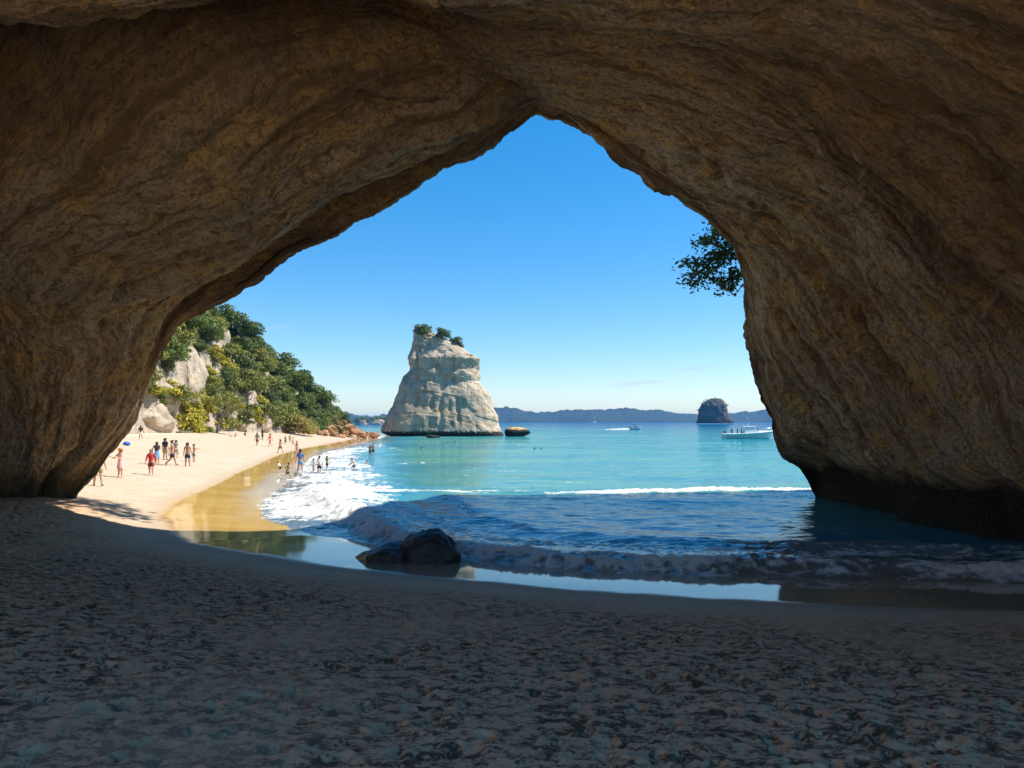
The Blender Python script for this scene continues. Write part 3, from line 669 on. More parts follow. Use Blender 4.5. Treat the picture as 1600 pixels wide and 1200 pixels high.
def crown_mesh(name, seed, w, h, lobes=13, leaves=1500, size=.24, flat=.75, z0=.35):
    r = np.random.default_rng(seed); P, Nn = [], []
    for k in range(lobes):
        a = r.uniform(0, 2*math.pi); q = math.sqrt(r.random())*w*.36; hh = z0*h+(1-z0)*h*(.15+.75*r.random())*(1-.45*(q/(w*.36))**2)
        c = np.array([math.cos(a)*q, math.sin(a)*q, hh]); R = w*r.uniform(.15, .27)
        n = int(leaves/lobes); d = r.normal(size=(n, 3)); d /= np.linalg.norm(d, axis=1, keepdims=True); d[:, 2] = np.where(d[:, 2] < -.35, -d[:, 2], d[:, 2])
        P.append(c+d*R*r.uniform(.55, 1.05, (n, 1))*np.array([1, 1, flat])); Nn.append(d)
    return leaf_mesh(name, np.concatenate(P), np.concatenate(Nn), size, r)
def trunk_mesh(name, seed, h, w, rad=.16, limbs=4):
    r = random.Random(seed); bm = bmesh.new()
    lean = Vector((r.uniform(-.2, .2), r.uniform(-.2, .2), 0))
    top = Vector((0, 0, h*.45))+lean*h
    tube(bm, [(0, 0, -.6), lean*h*.3+Vector((0, 0, h*.2)), top], [rad*1.25, rad, rad*.7])
    for k in range(limbs):
        a = r.uniform(0, 6.28); e = top+Vector((math.cos(a)*w*.3, math.sin(a)*w*.3, h*r.uniform(.2, .4)))
        tube(bm, [top-Vector((0, 0, .1)), (top+e)/2+Vector((0, 0, .15*h*r.random())), e], [rad*.6, rad*.4, rad*.15], 5)
    return bm_mesh(name, bm)
PROTO = {}
def proto_tree(kind, seed, w, h, mat, lobes, leaves, size, z0, rad):
    PROTO[kind] = (crown_mesh('crown', seed, w, h, lobes, leaves, size, .75, z0), trunk_mesh('trunk', seed, h, w, rad), mat)
    PROTO[kind][0].materials.append(mat); PROTO[kind][1].materials.append(M_BARK)
for i in range(3): proto_tree(f'tree{i}', 100+i, 6.0, 5.2, M_DARKLEAF, 20, 2800, .19, .3, .17)
for i in range(2): proto_tree(f'scrub{i}', 110+i, 5.4, 4.4, M_DARKLEAF, 18, 2600, .2, .02, .15)
for i in range(2): proto_tree(f'olive{i}', 120+i, 5.2, 4.2, M_OLIVE, 18, 2400, .18, .25, .14)
for i in range(2): proto_tree(f'bush{i}', 140+i, 3.4, 2.6, M_OLIVE, 14, 1500, .16, .05, .08)
for i in range(2): proto_tree(f'gold{i}', 160+i, 3.6, 3.0, M_YELLOW, 14, 1800, .15, .0, .08)
def place_tree(kind, name, loc, s, rz, label, cat, group=None, sz=None):
    cm, tm, _ = PROTO[kind]
    e = empty(name, loc, rz, label, cat, group); e.scale = (s, s, sz or s)
    link('crown' if 'tree' in name else 'foliage', cm, None, e); link('trunk' if 'tree' in name else 'stem', tm, None, e); return e

# ------------------------------------------------------------------ headland
FOOT_L = np.array([(55, -50), (70, -48.5), (85, -46.5), (100, -47), (112, -47.5), (130, -44.5), (150, -42.5), (165, -42), (176, -42.5), (190, -46), (205, -58), (230, -80)], float)
HTOP = np.array([(55, 36), (85, 36), (105, 33), (120, 28.5), (130, 24.5), (142, 20.5), (155, 16), (168, 12.5), (178, 9.5), (186, 5), (196, 1), (205, -1), (230, -3)], float)
def foot_x(y): return np.interp(y, FOOT_L[:, 0], FOOT_L[:, 1])
def head_z(y, tt):
    H = np.interp(y, HTOP[:, 0], HTOP[:, 1])
    base = sand_z(foot_x(y), y)
    ledge = .35*np.sin(tt*.9+y*.11)
    k = 1-np.exp(-np.clip(tt+ledge, 0, None)/6.2)
    cl = sstep(.3, 2.4, tt+1.3*n2(y, tt, 7, 2, 200))*sstep(118, 98, y)*4.6                # low cliffs at the near end
    return base-.8+(H-base)*k*1.06+cl*(1-k)+n2(y, tt*1.5, 6, 3, 201)*1.3*sstep(0, 4, tt)+.14*np.clip(tt-14, 0, 60)*np.clip(H/25, 0, 1)
yy, tt_ = np.meshgrid(np.linspace(52, 228, 260), np.r_[np.linspace(-1.5, 18, 90), np.linspace(19, 70, 24)], indexing='ij')
zz = head_z(yy, tt_)
G = np.stack([foot_x(yy)-tt_+.9*fbm3(np.stack([yy/4, tt_*0, zz/3], -1), 4, 210), yy, zz], -1)
t = NT('headland_ground'); co = t.coord(); ge = t.n.new('ShaderNodeNewGeometry'); sx = t.n.new('ShaderNodeSeparateXYZ'); t.L(ge.outputs['Normal'], sx.inputs[0])
n1 = t.noise(co, .5, 5, .6); n2_ = t.noise(co, 2.5, 5, .65); st = t.noise(t.mapping(co, (.8, .8, .12)), 1.0, 4)
rk = t.mix(t.ramp(n1, [(.35, 0.0), (.65, 1.0)]), (.34, .27, .195), (.50, .405, .30)); rk = t.mix(t.ramp(st, [(.36, .7), (.5, 0.0)]), rk, (.18, .15, .12))
rk = t.mix(t.ramp(n2_, [(.56, 0.0), (.7, .6)]), rk, (.5, .33, .14))
gr = t.mix(t.ramp(n2_, [(.35, 0.0), (.65, 1.0)]), (.05, .06, .018), (.13, .13, .04))
f = t.math('ADD', sx.outputs[2], t.math('MULTIPLY', t.math('SUBTRACT', n1, .5), .5))
t.set(Base_Color=t.mix(t.ramp(f, [(.50, 0.0), (.66, 1.0)]), rk, gr), Roughness=.9, Normal=t.bump(n2_, .8, .5))
head = link('headland', mesh_np('headland', G.reshape(-1, 3), grid_faces(*yy.shape)), t.m)
tag(head, 'steep wooded headland with pale cliffs behind the beach', kind='structure')

def head_hit(px, py, lift=0.0):
    d = np.arange(58, 226, .25); x, z = (px-800)/FPX*d, CAM_Z+(HOR-py)/FPX*d
    tt = foot_x(d)-x; h = np.where(tt > -.5, head_z(d, tt), -9)
    k = int(np.argmax(z <= h)); return np.array([x[k], d[k], h[k]+lift])
# pale rock faces that stand out of the scrub
def slab(px, py, size, seed, rz, tilt, label, sink=.55):
    p = head_hit(px, py); o = link('rock_outcrop', boulder_mesh('rock_outcrop', size, seed, ICO5, 11, .085, 22), M_SLAB)
    o.location = (p[0]-size[0]*sink, p[1]+size[1]*.3, p[2]); o.rotation_euler = (tilt[0], tilt[1], rz); tag(o, label, 'rock')
slab(238, 662, (3.6, 5, 3.4), 61, .3, (0, .35), 'smooth pale grey rock ramp at the beach edge beside the cave mouth')
slab(258, 622, (2.6, 4.5, 3.6), 62, .1, (0, .3), 'dark stained grey rock face above the smooth grey ramp')
slab(300, 590, (2.8, 5, 5.2), 63, .3, (0, .2), 'tall pale cliff face streaked with rust among the shrubs')
slab(408, 665, (2.0, 2.4, 2.3), 64, .2, (0, .3), 'cream coloured boulder at the back of the beach below the slope', .2)
slab(352, 532, (1.2, 1.6, 2.6), 65, .2, (.1, .2), 'small white rock scar high among the trees')
slab(378, 668, (1.5, 1.7, 1.3), 66, .5, (0, .1), 'grey low boulder in shade under the bare tree', .2)

# trees and shrubs on the slope
placed = []
KG = {'tree': ('broad_tree', 'dense dark green tree', 'tree', 'dark trees on the headland'),
      'olive': ('olive_tree', 'olive green bushy tree', 'tree', 'olive green trees on the headland'),
      'bush': ('shrub', 'low olive shrub', 'shrub', 'shrubs on the headland'),
      'gold': ('shrub', 'bright yellow green shrub', 'shrub', 'yellow green shrubs on the headland')}
tries = 0
MARKS = [(285, 'near the cave lip'), (325, 'above the rust streaked cliff'), (372, 'above the bare tree'), (400, 'left of the cream boulder'), (430, 'above the cream boulder'), (460, 'inland of the flax mound'), (488, 'above the flax mound'), (508, 'behind the driftwood'), (530, 'above the red boulders'), (999, 'at the headland tip')]
while len(placed) < 340 and tries < 14000:
    tries += 1
    y = 76+116*rng.random()**1.25; t0 = .2+17*rng.random()**2.0
    x = foot_x(y)-t0; z = float(head_z(np.array([y]), np.array([t0]))[0])
    px, py = 800+FPX*x/y, HOR-(z-CAM_Z)/y*FPX
    far = y > 128
    if px < 208 or px > 560: continue
    if not far:
        if 272 < px < 320 and 570 < py < 618: continue          # the bare pale cliff
        if px < 270 and py > 625: continue
        if 340 < px < 366 and 505 < py < 540: continue
        if z < 3.0 and rng.random() < .5: continue
    kind = rng.choice(['tree', 'olive', 'bush', 'gold'], p=([.62, .3, .06, .02] if far else ([.20, .36, .24, .20] if z > 8 else [.05, .22, .26, .47])))
    s = rng.uniform(.62, 1.02)*(1.45 if rng.random() < .22 else 1)*(.8 if far and y > 165 else 1)
    rad = {'tree': 2.1, 'olive': 1.9, 'bush': 1.3, 'gold': 1.3}[kind]*s
    if any((x-a)**2+(y-b)**2+(z-c)**2 < (.46*(rad+rr_))**2 for a, b, c, rr_ in placed): continue
    placed.append((x, y, z, rad))
    nv = 3 if kind == 'tree' else 2
    nm, lb, ct_, gp = KG[kind]
    fr_ = (z-2)/max(2, np.interp(y, HTOP[:, 0], HTOP[:, 1])); lv = 'high on the headland' if fr_ > .62 else ('midway up the headland' if fr_ > .3 else 'low on the headland')
    lb = ('large ' if s > 1.0 else 'small ' if s < .72 else '')+lb+' '+lv+' '+next(m for q, m in MARKS if px < q)
    place_tree(f'{kind}{rng.integers(nv)}', nm, (x, y, z-.35), s, rng.uniform(0, 6.28), lb, ct_, gp, s*rng.uniform(.85, 1.15))
def spot(px, py, d=0): return head_hit(px, py, -.3)
place_tree('gold0', 'shrub', spot(298, 672, 98), 1.5, .4, 'large rounded yellow green bush beside the grey rock ramp', 'shrub', None, 1.35)
place_tree('gold1', 'shrub', spot(318, 655, 101), 1.1, 2.4, 'tall bright green shrub behind the rounded yellow bush', 'shrub', None, 1.8)
place_tree('bush0', 'shrub', spot(250, 640, 89), 1.0, 1.4, 'olive shrub hanging over the grey rock ramp', 'shrub')
place_tree('bush1', 'shrub', spot(262, 588, 93), .9, .7, 'small green shrub on the cliff beside the cave lip', 'shrub')
place_tree('tree1', 'broad_tree', PX(526, 668, 172), 1.0, 1.1, 'dark tree leaning out over the water at the tip of the headland', 'tree', None, .75)
place_tree('tree2', 'broad_tree', PX(512, 664, 168), 1.1, 2.1, 'rounded dark tree just inland of the tree at the headland tip', 'tree')
place_tree('tree0', 'broad_tree', spot(424, 575), .75, .3, 'windswept dark tree rising above the headland skyline', 'tree', None, .9)
# long mound of yellowing flax at the back of the beach
r_ = np.random.default_rng(5); n = 5200
a_ = r_.uniform(-1, 1, n); c0 = np.array(PX(458, 676, 134)); L_ = 4.9
P = np.stack([c0[0]+a_*L_+0*a_, c0[1]+r_.normal(0, 1.3, n)-a_*2.0, c0[2]-.3+np.abs(r_.beta(2, 1.2, n))*3.9*(1-.55*np.abs(a_)**3)*(1-.18*a_)], -1)
me = leaf_mesh('flax_mound', P, np.tile([.6, -.6, .5], (n, 1)), .26, r_, .35); tag(link('flax_mound', me, M_FLAX), 'long mound of yellowing flax along the back of the beach', 'flax')
# bare-limbed tree leaning from the beach edge
e = empty('bare_tree', tuple(ground_hit(338, 676)), 0, 'leaning tree with pale bare limbs at the back of the beach', 'tree')
bm = bmesh.new(); rr_ = random.Random(4)
tube(bm, [(0, 0, -.5), (.35, 0, 1.3), (.9, .1, 2.6), (1.5, .2, 3.6)], [.24, .2, .16, .12])
for q in [((.6, 0, 1.9), (1.8, -.3, 2.9), (3.1, -.2, 3.4)), ((.9, 0, 2.6), (.5, -.5, 3.8), (.2, -.6, 5.0)), ((1.5, .2, 3.6), (2.4, .1, 4.5), (3.4, -.4, 4.9)), ((1.5, .2, 3.6), (1.5, 0, 4.7), (1.9, -.2, 5.6)), ((.35, 0, 1.3), (1.4, -.5, 1.7), (2.6, -.7, 1.5)), ((1.2, .1, 3), (0, .5, 3.9), (-.8, .3, 4.6)), ((1.8, -.3, 2.9), (2.4, -.6, 3.9), (2.9, -.7, 4.6))]:
    tube(bm, q, [.12, .08, .03], 6)
link('trunk', bm_mesh('bare_trunk', bm), M_PALEBARK, e)
P = np.concatenate([np.array(c)+r_.normal(0, .55, (150, 3))*np.array([1.2, 1, .5]) for c in [(3.2, -.2, 3.6), (.1, -.6, 5.2), (3.5, -.4, 5.1), (1.9, -.2, 5.8), (2.7, -.7, 1.6), (-.9, .3, 4.8), (2.9, -.7, 4.8)]])
link('crown', leaf_mesh('bare_crown', P, np.tile([0, 0, 1.], (len(P), 1)), .17, r_), M_OLIVE, e)
# scrub on top of the stack
for (zx, zy, s, k, lb) in [(520, 190, 1.05, 'scrub0', 'wide dark bush on the left shoulder of the stack top'), (670, 220, .95, 'scrub1', 'upright dark bush in the middle of the stack top'), (758, 272, .8, 'scrub0', 'rounded dark bush lower on the right of the stack top'),
                           (452, 190, .5, 'bush0', 'small olive bush at the left edge of the stack top'), (800, 300, .42, 'scrub1', 'smallest dark bush at the right end of the stack top')]:
    x, z = zs(zx, zy); place_tree(k, 'shrub', (x, DS-2+rng.uniform(-1, 2), z-s*.9-.3), s, rng.uniform(0, 6), lb, 'shrub', None, s*.8)

# red boulders at the foot of the point
RG = [boulder_mesh('boulder', (1, .9, .75), 300+k, ICO3, 12, .05) for k in range(6)]
for m_ in RG: m_.materials.append(M_RED)
cnt = 0
while cnt < 95:
    u = rng.random()**.9; px = 496+u*92
    top = np.interp(px, [496, 510, 522, 535, 548, 560, 575, 590], [668, 664, 660, 657, 664, 671, 676, 681]); bot = np.interp(px, [496, 540, 590], [677, 683, 685])
    py = rng.uniform(top, bot); d = 150+u*14+rng.uniform(-4, 8)-(py-670)*.6
    s = rng.uniform(.35, 1.05)*(1.25 if rng.random() < .2 else 1)
    p = PX(px, py, d); o = link('boulder', RG[rng.integers(6)], None)
    o.location = p; o.scale = (s*rng.uniform(.9, 1.5), s, s*rng.uniform(.6, 1)); o.rotation_euler = tuple(rng.uniform(-.5, .5, 2))+(rng.uniform(0, 6.28),)
    tag(o, ('large ' if s > .9 else 'small ' if s < .55 else '')+'reddish brown boulder '+('atop the pile' if py < top+4 else 'by the sand' if py > bot-5 else 'mid pile')+(' beside the flax mound' if px < 520 else ' at the seaward end' if px > 556 else ' in its middle'), 'boulder', 'red boulders at the foot of the point'); cnt += 1
bm = bmesh.new()
# driftwood along the back of the beach
for k, (px, py, ln, rz, lb) in enumerate([(288, 677, 2.2, .2, 'thin driftwood log below the rounded yellow bush'), (352, 674, 3.6, -.15, 'long dark driftwood log under the bare tree'), (384, 673, 2.6, .3, 'short forked driftwood log below the cream boulder'), (398, 672, 1.6, -.5, 'stubby driftwood log against the cream boulder'), (470, 673, 3.4, .1, 'pale driftwood log below the flax mound'), (500, 671, 2.6, -.3, 'bleached driftwood beside the red boulders')]):
    bm = bmesh.new(); tube(bm, [(-ln/2, 0, .1), (-ln*.15, .12, .2), (ln*.2, -.05, .16), (ln/2, .1, .3)], [.16, .15, .11, .05], 7); tube(bm, [(ln*.1, 0, .18), (ln*.25, .3, .5), (ln*.33, .4, .9)], [.08, .06, .025], 5)
    p = ground_hit(px, py); o = link('driftwood', bm_mesh('driftwood', bm), M_PALEBARK if k > 3 else M_BARK); o.location = p; o.rotation_euler = (0, 0, rz); tag(o, lb, 'driftwood')

# ------------------------------------------------------------------ far shore, islands, haze
HP = [(-900, 640), (0, 640), (400, 650), (530, 650), (548, 647), (560, 650), (575, 650), (600, 648), (700, 645), (760, 637), (790, 635), (803, 636), (825, 643), (850, 645), (865, 645), (880, 642), (900, 641), (930, 640), (960, 639), (975, 638), (1000, 641), (1030, 640), (1060, 644), (1090, 646), (1115, 644), (1150, 646), (1165, 643), (1180, 644), (1195, 640), (1230, 640), (1400, 634), (2400, 640)]
DH = 2900.
hx = np.linspace(-900, 2400, 1500); ht = np.interp(hx, [a for a, _ in HP], [b for _, b in HP])
X0 = (hx-800)/FPX*DH; Hh = CAM_Z+(HOR-ht)/FPX*DH
rows = []
for f, yo in ((-.06, -340), (.10, -320), (.3, -250), (.55, -170), (.78, -90), (.92, -40), (1.0, 0), (.9, 60), (.6, 200), (-.1, 500)):
    yn = DH+yo+n2(X0, 0*X0+yo, 160, 3, 300)*60
    rows.append(np.stack([X0*(1+yo/DH*.6), yn, Hh*f+(n2(X0, 0*X0+yo*3, 26, 4, 301, .65)*9+n2(X0, 0*X0+yo, 120, 2, 302)*8)*min(1, f*2+.1)*(f > 0)], -1))
G = np.stack(rows)
t = NT('far_forest'); co = t.coord(); nn = t.noise(co, .03, 6, .7)
t.set(Base_Color=t.mix(t.ramp(nn, [(.35, 0.0), (.65, 1.0)]), (.006, .014, .010), (.022, .034, .018)), Roughness=.9, Normal=t.bump(t.noise(co, .06, 4, .7), 1.0, 8.0))
tag(link('hills', mesh_np('hills', G.reshape(-1, 3), grid_faces(len(rows), len(hx))), t.m), 'low forested far shore across the bay', kind='structure')
# islands
def isle(name, px0, px1, pyb, d, tops, seed, label, k=.8, cat='island'):
    prof = []
    for z_px, a, b in tops:
        l, r = PX(a, z_px, d), PX(b, z_px, d); prof.append((l[2], l[0], r[0], d+ (r[0]-l[0])*.1))
    w = prof[0][2]-prof[0][1]
    return tag(lofted_rock(name, prof, seed, M_ISLE, k, 120, 90, (w*.02, w*.035, w*.012), (w*.18, w*.08, w*.02), 2.4, strat=.8), label, cat)
DI = 900.
isl = isle('rock_island', 0, 0, 0, DI, [(661.5, 1090, 1147), (656, 1092, 1144), (648, 1093, 1139), (640, 1094, 1137), (632, 1098, 1134), (627, 1104, 1130), (623.5, 1112, 1126)], 71, 'steep dark rock island far out near the cave wall')
def far_scrub(parent_name, pts, n, size, mat, parent):
    r = np.random.default_rng(len(pts)+n); P = np.concatenate([np.array(p)+r.normal(size=(n, 3))*np.array(s) for p, s in pts])
    return link(parent_name, leaf_mesh(parent_name, P, np.tile([0, -.3, .8], (len(P), 1)), size, r), mat, parent)
pts = [(PX(px, py, DI+10), (2.6, 5, 1.2)) for px, py in [(1103, 631), (1109, 627), (1117, 625), (1124, 627), (1129, 633), (1112, 632), (1122, 634), (1099, 640)]]
far_scrub('scrub', pts, 190, 1.1, M_DARKLEAF, isl)
d2 = 800.
for k, (tops, pts, lb) in enumerate([([(663.5, 556, 574), (661, 557, 573), (658, 559, 571), (656, 562, 568)], [(562, 656), (567, 655), (571, 658), (557, 658)], 'small wooded islet with a pale base left of the stack'),
                                     ([(663.5, 575, 604), (661, 577, 604), (658, 581, 602), (655.5, 586, 598)], [(584, 656), (590, 654), (597, 655), (603, 656)], 'larger wooded islet partly hidden behind the stack')]):
    io = isle('islet', 0, 0, 0, d2, tops, 81+k, lb, .7, 'islet'); io.data.materials.clear(); io.data.materials.append(M_SLAB)
    far_scrub('scrub', [(PX(a, b, d2+4), (2.6, 3, 1.5)) for a, b in pts], 160, 1.0, M_DARKLEAF, io)

# branch that hangs past the right lip of the arch
e = empty('overhanging_branch', (11.3, 33.5, 13.5), 0, 'leafy dark branch hanging into the sky past the right lip of the arch', 'branch')
bm = bmesh.new(); rr_ = random.Random(11); tips = []
O = Vector(e.location)
def bp(px, py, d=33.0): return Vector(PX(px, py, d))-O
limbs = [[(1165, 400), (1140, 395), (1115, 405), (1090, 412), (1066, 410)], [(1165, 370), (1140, 372), (1120, 365), (1113, 352)], [(1165, 430), (1148, 432), (1130, 442), (1112, 436), (1098, 425)], [(1140, 395), (1124, 384), (1104, 378), (1092, 379)], [(1115, 405), (1100, 420), (1082, 434), (1078, 444)], [(1140, 420), (1145, 445), (1134, 454)], [(1150, 385), (1128, 400), (1118, 422)]]
for L in limbs:
    pts = [bp(a, b, 33+rr_.uniform(-1.2, 1.2)) for a, b in L]
    tube(bm, pts, [.075*(1-i/(len(pts)+.5))+.018 for i in range(len(pts))], 5)
    for a, b in zip(pts[:-1], pts[1:]):
        for q in np.linspace(0, 1, 5): tips.append(a.lerp(b, q))
tube(bm, [bp(1230, 330, 34), bp(1195, 360, 33.6), bp(1165, 385, 33)], [.12, .09, .06], 6)
link('limb', bm_mesh('branch_limb', bm), M_BARK, e)
P = np.concatenate([np.array(q)+r_.normal(0, .27, (19, 3))*np.array([1, 1.3, .8]) for q in tips for _ in (0,) if rr_.random() < .88])
link('leaves', leaf_mesh('branch_leaves', P, np.tile([0, 0, 1.], (len(P), 1)), .13, r_, .55), M_DARKLEAF, e)

# tree on the cliff top over the left lip: only its dappled shade reaches the sand
e = empty('overhanging_tree', (-1.5, 24.2, 20.5), 0, 'leafy tree overhanging the arch from the cliff top, dappling the sand', 'tree')
bm = bmesh.new(); tube(bm, [(0, -1, -1), (.2, 1.5, .4), (.8, 3.6, 1.2), (1.2, 5.0, 1.3)], [.3, .24, .17, .08]); tube(bm, [(.2, 1.5, .4), (-1.6, 3.0, 1.2), (-2.6, 4.2, 1.4)], [.18, .12, .05], 6); tube(bm, [(.8, 3.6, 1.2), (2.6, 4.2, 1.8)], [.12, .05], 6)
link('trunk', bm_mesh('overhang_trunk', bm), M_BARK, e)
P = np.concatenate([np.array(c)+r_.normal(0, 1, (170, 3))*np.array([.9, .55, .4]) for c in [(1.2, 4.9, 1.5), (-2.4, 4.0, 1.6), (2.6, 4.3, 2.0), (-.8, 3.2, 1.5), (.6, 2.6, 2.2), (3.6, 3.2, 1.6)]])
link('crown', leaf_mesh('overhang_crown', P, np.tile([0, 0, 1.], (len(P), 1)), .2, r_), M_DARKLEAF, e)

# added unseen cliff behind the viewer, closing the cove and bouncing warm light in
yy, zz_ = np.meshgrid(np.linspace(-75, 2, 120), np.linspace(-1, 27, 60), indexing='ij')
G = np.stack([-25.5-.10*(yy+2)*(yy > -40)-4-.28*zz_+2.2*fbm3(np.stack([yy/9, yy*0, zz_/7], -1), 3, 500)+.6*fbm3(np.stack([yy/1.6, yy*0, zz_/2.4], -1), 3, 501), yy, sand_z(-30+0*yy, yy)+zz_], -1)
top = G[:, -1:, :]+np.array([-30, 0, 3.]); G = np.concatenate([G, top], 1)
tag(link('cliff', mesh_np('cliff', G.reshape(-1, 3), grid_faces(*G.shape[:2])), M_SLAB), 'added unseen pale cliff behind the viewer, bouncing warm light into the cave', kind='structure')
# ------------------------------------------------------------------ people
SKIN = {'fair': plain('fair_skin', (.55, .33, .23), .55, .04), 'tan': plain('tanned_skin', (.40, .21, .12), .5, .04), 'brown': plain('brown_skin', (.22, .11, .06), .5, .04)}
CLOTH = {k: plain(k+'_cloth', c, .85, .1, 20) for k, c in dict(black=(.018, .018, .022), navy=(.02, .03, .075), blue=(.06, .15, .34), sky=(.10, .30, .55), white=(.75, .74, .72), red=(.42, .035, .028), darkred=(.18, .02, .02), pink=(.78, .42, .44),
                                                           khaki=(.33, .25, .13), grey=(.16, .15, .15), orange=(.60, .20, .04), green=(.12, .38, .06), coral=(.65, .14, .12), brown=(.12, .07, .04)).items()}
HAIR = {k: plain(k+'_hair', c, .6, .2, 30) for k, c in dict(dark=(.02, .014, .01), brown=(.07, .04, .02), fair=(.35, .23, .10), ginger=(.42, .14, .03)).items()}

def skin_mesh(name, verts, edges, radii, root=0, sub=1):
    me = bpy.data.meshes.new('tmp'); me.from_pydata([tuple(v) for v in verts], edges, [])
    o = bpy.data.objects.new('tmp', me); COL.objects.link(o)
    m = o.modifiers.new('skin', 'SKIN'); m.use_smooth_shade = True
    for k, r in enumerate(radii):
        sv = me.skin_vertices[0].data[k]; sv.radius = (r, r) if np.isscalar(r) else r; sv.use_root = (k == root)
    s = o.modifiers.new('sub', 'SUBSURF'); s.levels = sub; s.render_levels = sub
    dg = bpy.context.evaluated_depsgraph_get()
    out = bpy.data.meshes.new_from_object(o.evaluated_get(dg)); out.name = name
    bpy.data.objects.remove(o); bpy.data.meshes.remove(me)
    return out

def Rx(a): return Matrix.Rotation(a, 3, 'X')
def Ry(a): return Matrix.Rotation(a, 3, 'Y')
def skeleton(p):
    """figure of height 1 facing +y; p holds joint angles in degrees"""
    g = lambda k, d=0: math.radians(p.get(k, d))
    J = {}; lean = Rx(-g('lean')); pel = Vector((0, 0, .52))
    J['pel'] = pel
    for k, v in dict(waist=(0, 0, .10), chest=(0, .004, .205), collar=(0, 0, .285), neck=(0, .004, .325)).items(): J[k] = pel+lean@Vector(v)
    hd = lean@Rx(-g('nod')); J['skull'] = J['neck']+hd@Vector((0, .012, .062)); J['crown'] = J['neck']+hd@Vector((0, -.002, .118)); J['chin'] = J['neck']+hd@Vector((0, .03, .035)); J['nose'] = J['neck']+hd@Vector((0, .078, .055))
    for s, n in ((-1, 'l'), (1, 'r')):
        J['sh'+n] = J['collar']+lean@Vector((s*.105, 0, -.015))
        M = lean@Ry(-s*g('armout'+n, 12))@Rx(g('arm'+n))
        J['el'+n] = J['sh'+n]+M@Vector((0, 0, -.175)); Mf = M@Rx(g('elbow'+n, 15))
        J['wr'+n] = J['el'+n]+Mf@Vector((0, 0, -.145)); J['ha'+n] = J['wr'+n]+Mf@Vector((0, .006, -.05))
        for f in range(4):
            b = J['ha'+n]+Mf@Vector((0, (f-1.5)*.012, -.004)); J[f'f{f}{n}'] = b+Mf@Vector((-s*.004, (f-1.5)*.003, -.040+.005*abs(f-1.3)))
        J['th'+n] = J['wr'+n]+Mf@Vector((-s*.004, .036, -.042))
        J['hi'+n] = pel+Vector((s*.052, 0, -.03)); L = Ry(-s*g('spread'+n, 3))@Rx(g('leg'+n))
        J['kn'+n] = J['hi'+n]+L@Vector((0, .004, -.235)); K = L@Rx(-g('knee'+n))
        J['an'+n] = J['kn'+n]+K@Vector((0, -.004, -.215)); fk = K@Rx(g('foot'+n, 0)); J['to'+n] = J['an'+n]+fk@Vector((s*.012, .085, -.028)); J['heel'+n] = J['an'+n]+fk@Vector((0, -.02, -.026))
    return J
RAD = dict(pel=(.082, .066), waist=(.068, .056), chest=(.088, .064), collar=(.05, .045), neck=(.03, .031), skull=(.052, .058), crown=(.034, .038), chin=(.024, .022), nose=(.009, .009))
LR = dict(sh=.036, el=.025, wr=.016, ha=.019, hi=.060, kn=.036, an=.022, to=.016, heel=.018, th=.0075)
SLIM = 1.0
def rad(k): return RAD[k] if k in RAD else (LR[k[:-1]] if k[:-1] in LR else .0062)
def build(name, J, keys, edges, infl=1.0, over={}, root=0, sub=1):
    idx = {k: i for i, k in enumerate(keys)}
    rr_ = []
    for k in keys:
        r = over.get(k, rad(k)); rr_.append((r[0]*infl, r[1]*infl) if isinstance(r, tuple) else (r*infl, r*infl))
    return skin_mesh(name, [J[k] for k in keys], [(idx[a], idx[b]) for a, b in edges], rr_, root, sub)
BK = ['pel', 'waist', 'chest', 'collar', 'neck', 'skull', 'crown', 'chin', 'nose']; BE = [('pel', 'waist'), ('waist', 'chest'), ('chest', 'collar'), ('collar', 'neck'), ('neck', 'skull'), ('skull', 'crown'), ('skull', 'chin'), ('skull', 'nose')]
for n in 'lr':
    BK += [a+n for a in ('sh', 'el', 'wr', 'ha', 'th', 'hi', 'kn', 'an', 'to', 'heel', 'f0', 'f1', 'f2', 'f3')]
    BE += [('collar', 'sh'+n), ('sh'+n, 'el'+n), ('el'+n, 'wr'+n), ('wr'+n, 'ha'+n), ('wr'+n, 'th'+n), ('pel', 'hi'+n), ('hi'+n, 'kn'+n), ('kn'+n, 'an'+n), ('an'+n, 'to'+n), ('an'+n, 'heel'+n)]+[('ha'+n, f'f{f}{n}') for f in range(4)]
def mixp(J, a, b, t): return J[a].lerp(J[b], t)
